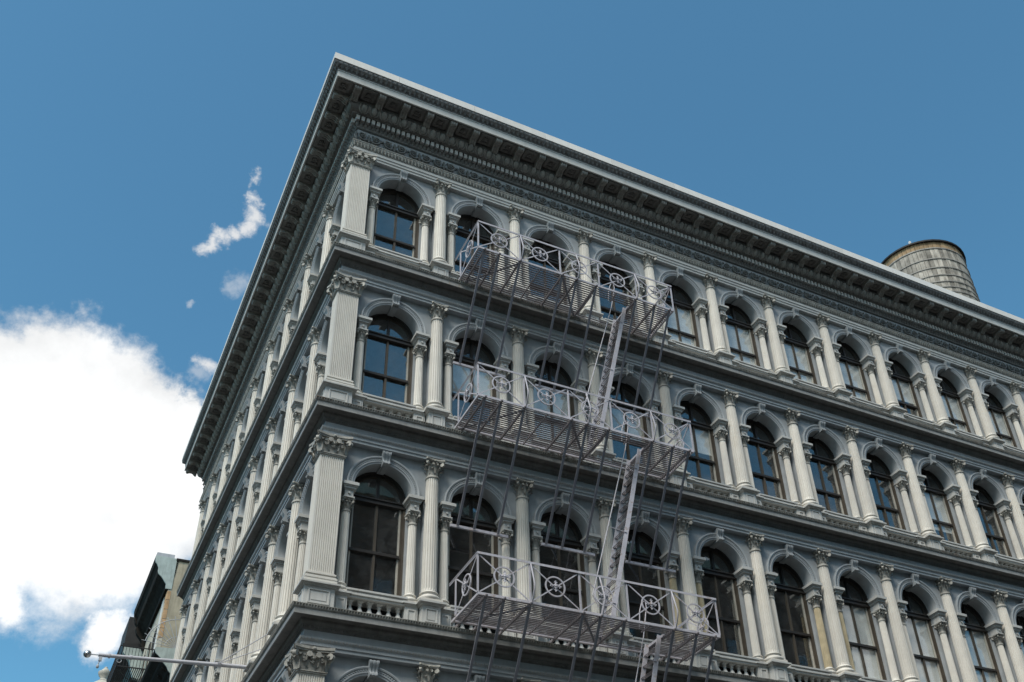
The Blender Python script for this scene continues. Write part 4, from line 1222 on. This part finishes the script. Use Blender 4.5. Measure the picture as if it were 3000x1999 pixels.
# dark building further on
N3 = thing('dark_row_building', 'dark building with black cornice beyond the bracketed one', 'building', (0, 36.1, 0))
mb = MB(); mb.box(0.05, 14, 0.0, 13.5, 0, 25.9); part('wall', mb, 'cornice_dark', N3)
mb = MB(); mb.prism([(0,24.9),(0.3,25.0),(0.5,25.5),(1.05,25.75),(1.12,26.1),(0,26.2)], lambda u,v,w: (-u,w,v), 0.0, 13.5); CN = part('cornice', mb, 'iron_black', N3)
mb = MB(); mb.prism([(0,24.2),(0.3,24.3),(0.45,24.7),(0.62,25.2),(1.0,25.6),(1.0,25.9),(0,25.9)], lambda u,v,w: (-u,w,v), -0.02, 0.3); part('end_console', mb, 'mint_metal', CN)
mb = MB(); mb.box(-0.95, 3.0, 1.2, 4.0, 26.21, 28.2); part('roof_housing', mb, 'tar_dark', N3)
for zf in (21.0, 17.0):
    for i in range(5):
        mb = MB(); mb.box(-0.05, 0.06, -0.6, 0.6, 0, 2.4); w_ = part('window', mb, 'frame_black', N3, (0, 1.5+2.5*i, zf)); mb = MB(); mb.box(-0.06,-0.052,-0.5,0.5,0.1,2.3); part('pane', mb, 'window_glass', w_)
# pale building with an urn finial
N4 = thing('finial_building', 'pale limestone building corner with urn finial far down the avenue', 'building', (0, 50, 0))
mb = MB(); mb.box(-0.75, 12, 0.0, 12, 0, 26.0); part('wall', mb, 'limestone', N4)
mb = MB(); mb.box(-1.6, 0.0, -0.6, 1.0, 26.0, 28.6); mb.box(-1.75, 0.15, -0.75, 1.15, 26.0, 26.3); mb.lathe([(0.95,28.6),(0.9,28.9),(0.62,29.2),(0.42,29.35)], 16, -0.85, 0.2); PR = part('corner_pier', mb, 'limestone', N4, smooth=40)
mb = MB(); mb.lathe([(0.28,29.34),(0.34,29.42),(0.24,29.52),(0.22,29.62),(0.36,29.80),(0.42,29.98),(0.40,30.05),(0.24,30.10),(0.22,30.2),(0.16,30.26),(0.10,30.3),(0.10,30.38),(0.0,30.44)], 18, -0.85, 0.2); part('urn', mb, 'limestone', PR, smooth=50)

# ------------------------------------------------------------------ across the two streets (for window reflections; the corner block is added to cut low sky)
def block(name, label, x0, x1, y0, y1, h, mat, face, step, floors):
    t = thing(name, label, 'building', ((x0+x1)/2, (y0+y1)/2, 0))
    ox, oy = (x0+x1)/2, (y0+y1)/2
    mb = MB(); mb.box(x0-ox, x1-ox, y0-oy, y1-oy, 0.125, h); part('wall', mb, mat, t)
    mb = MB(); mb.box(x0-ox-0.5, x1-ox+0.5, y0-oy-0.5, y1-oy+0.5, h+0.001, h+0.7); part('cornice', mb, 'stone_pale', t)
    wm = MB()
    if face == '+Y': wm.box(-0.6, 0.6, -0.05, 0.06, 0, 2.3)
    else: wm.box(-0.05, 0.06, -0.6, 0.6, 0, 2.3)
    wme = wm.mesh('window', 'frame_black')
    pm = MB()
    if face == '+Y': pm.box(-0.5, 0.5, 0.061, 0.067, 0.1, 2.2)
    else: pm.box(0.061, 0.067, -0.5, 0.5, 0.1, 2.2)
    pme = pm.mesh('pane', 'window_glass')
    a, b = (x0, x1) if face == '+Y' else (y0, y1)
    for f in range(floors):
        s = a + step*0.5
        while s < b - 0.6:
            loc = (s-ox, y1-oy, 4.6+3.9*f) if face == '+Y' else (x1-ox, s-oy, 4.6+3.9*f)
            w_ = link('window', wme, t, loc); link('pane', pme, w_)
            s += step
    return t
block('brick_building', 'red brick building across the street from the arched front', 0.5, 40, -40, -23.5, 30.5, 'brick_red', '+Y', 2.6, 6)
block('added_corner_block', 'unseen tan block added diagonally across the crossing to cut low sky light', -48, -24.5, -60, -22.5, 24.0, 'stone_orange', '+X', 2.8, 4)  # added out of view to block low sky and darken the soffits
block('limestone_building', 'pale stone building across the avenue from the flagpole', -48, -24.5, -2.0, 45, 21.5, 'limestone', '+X', 2.8, 4)
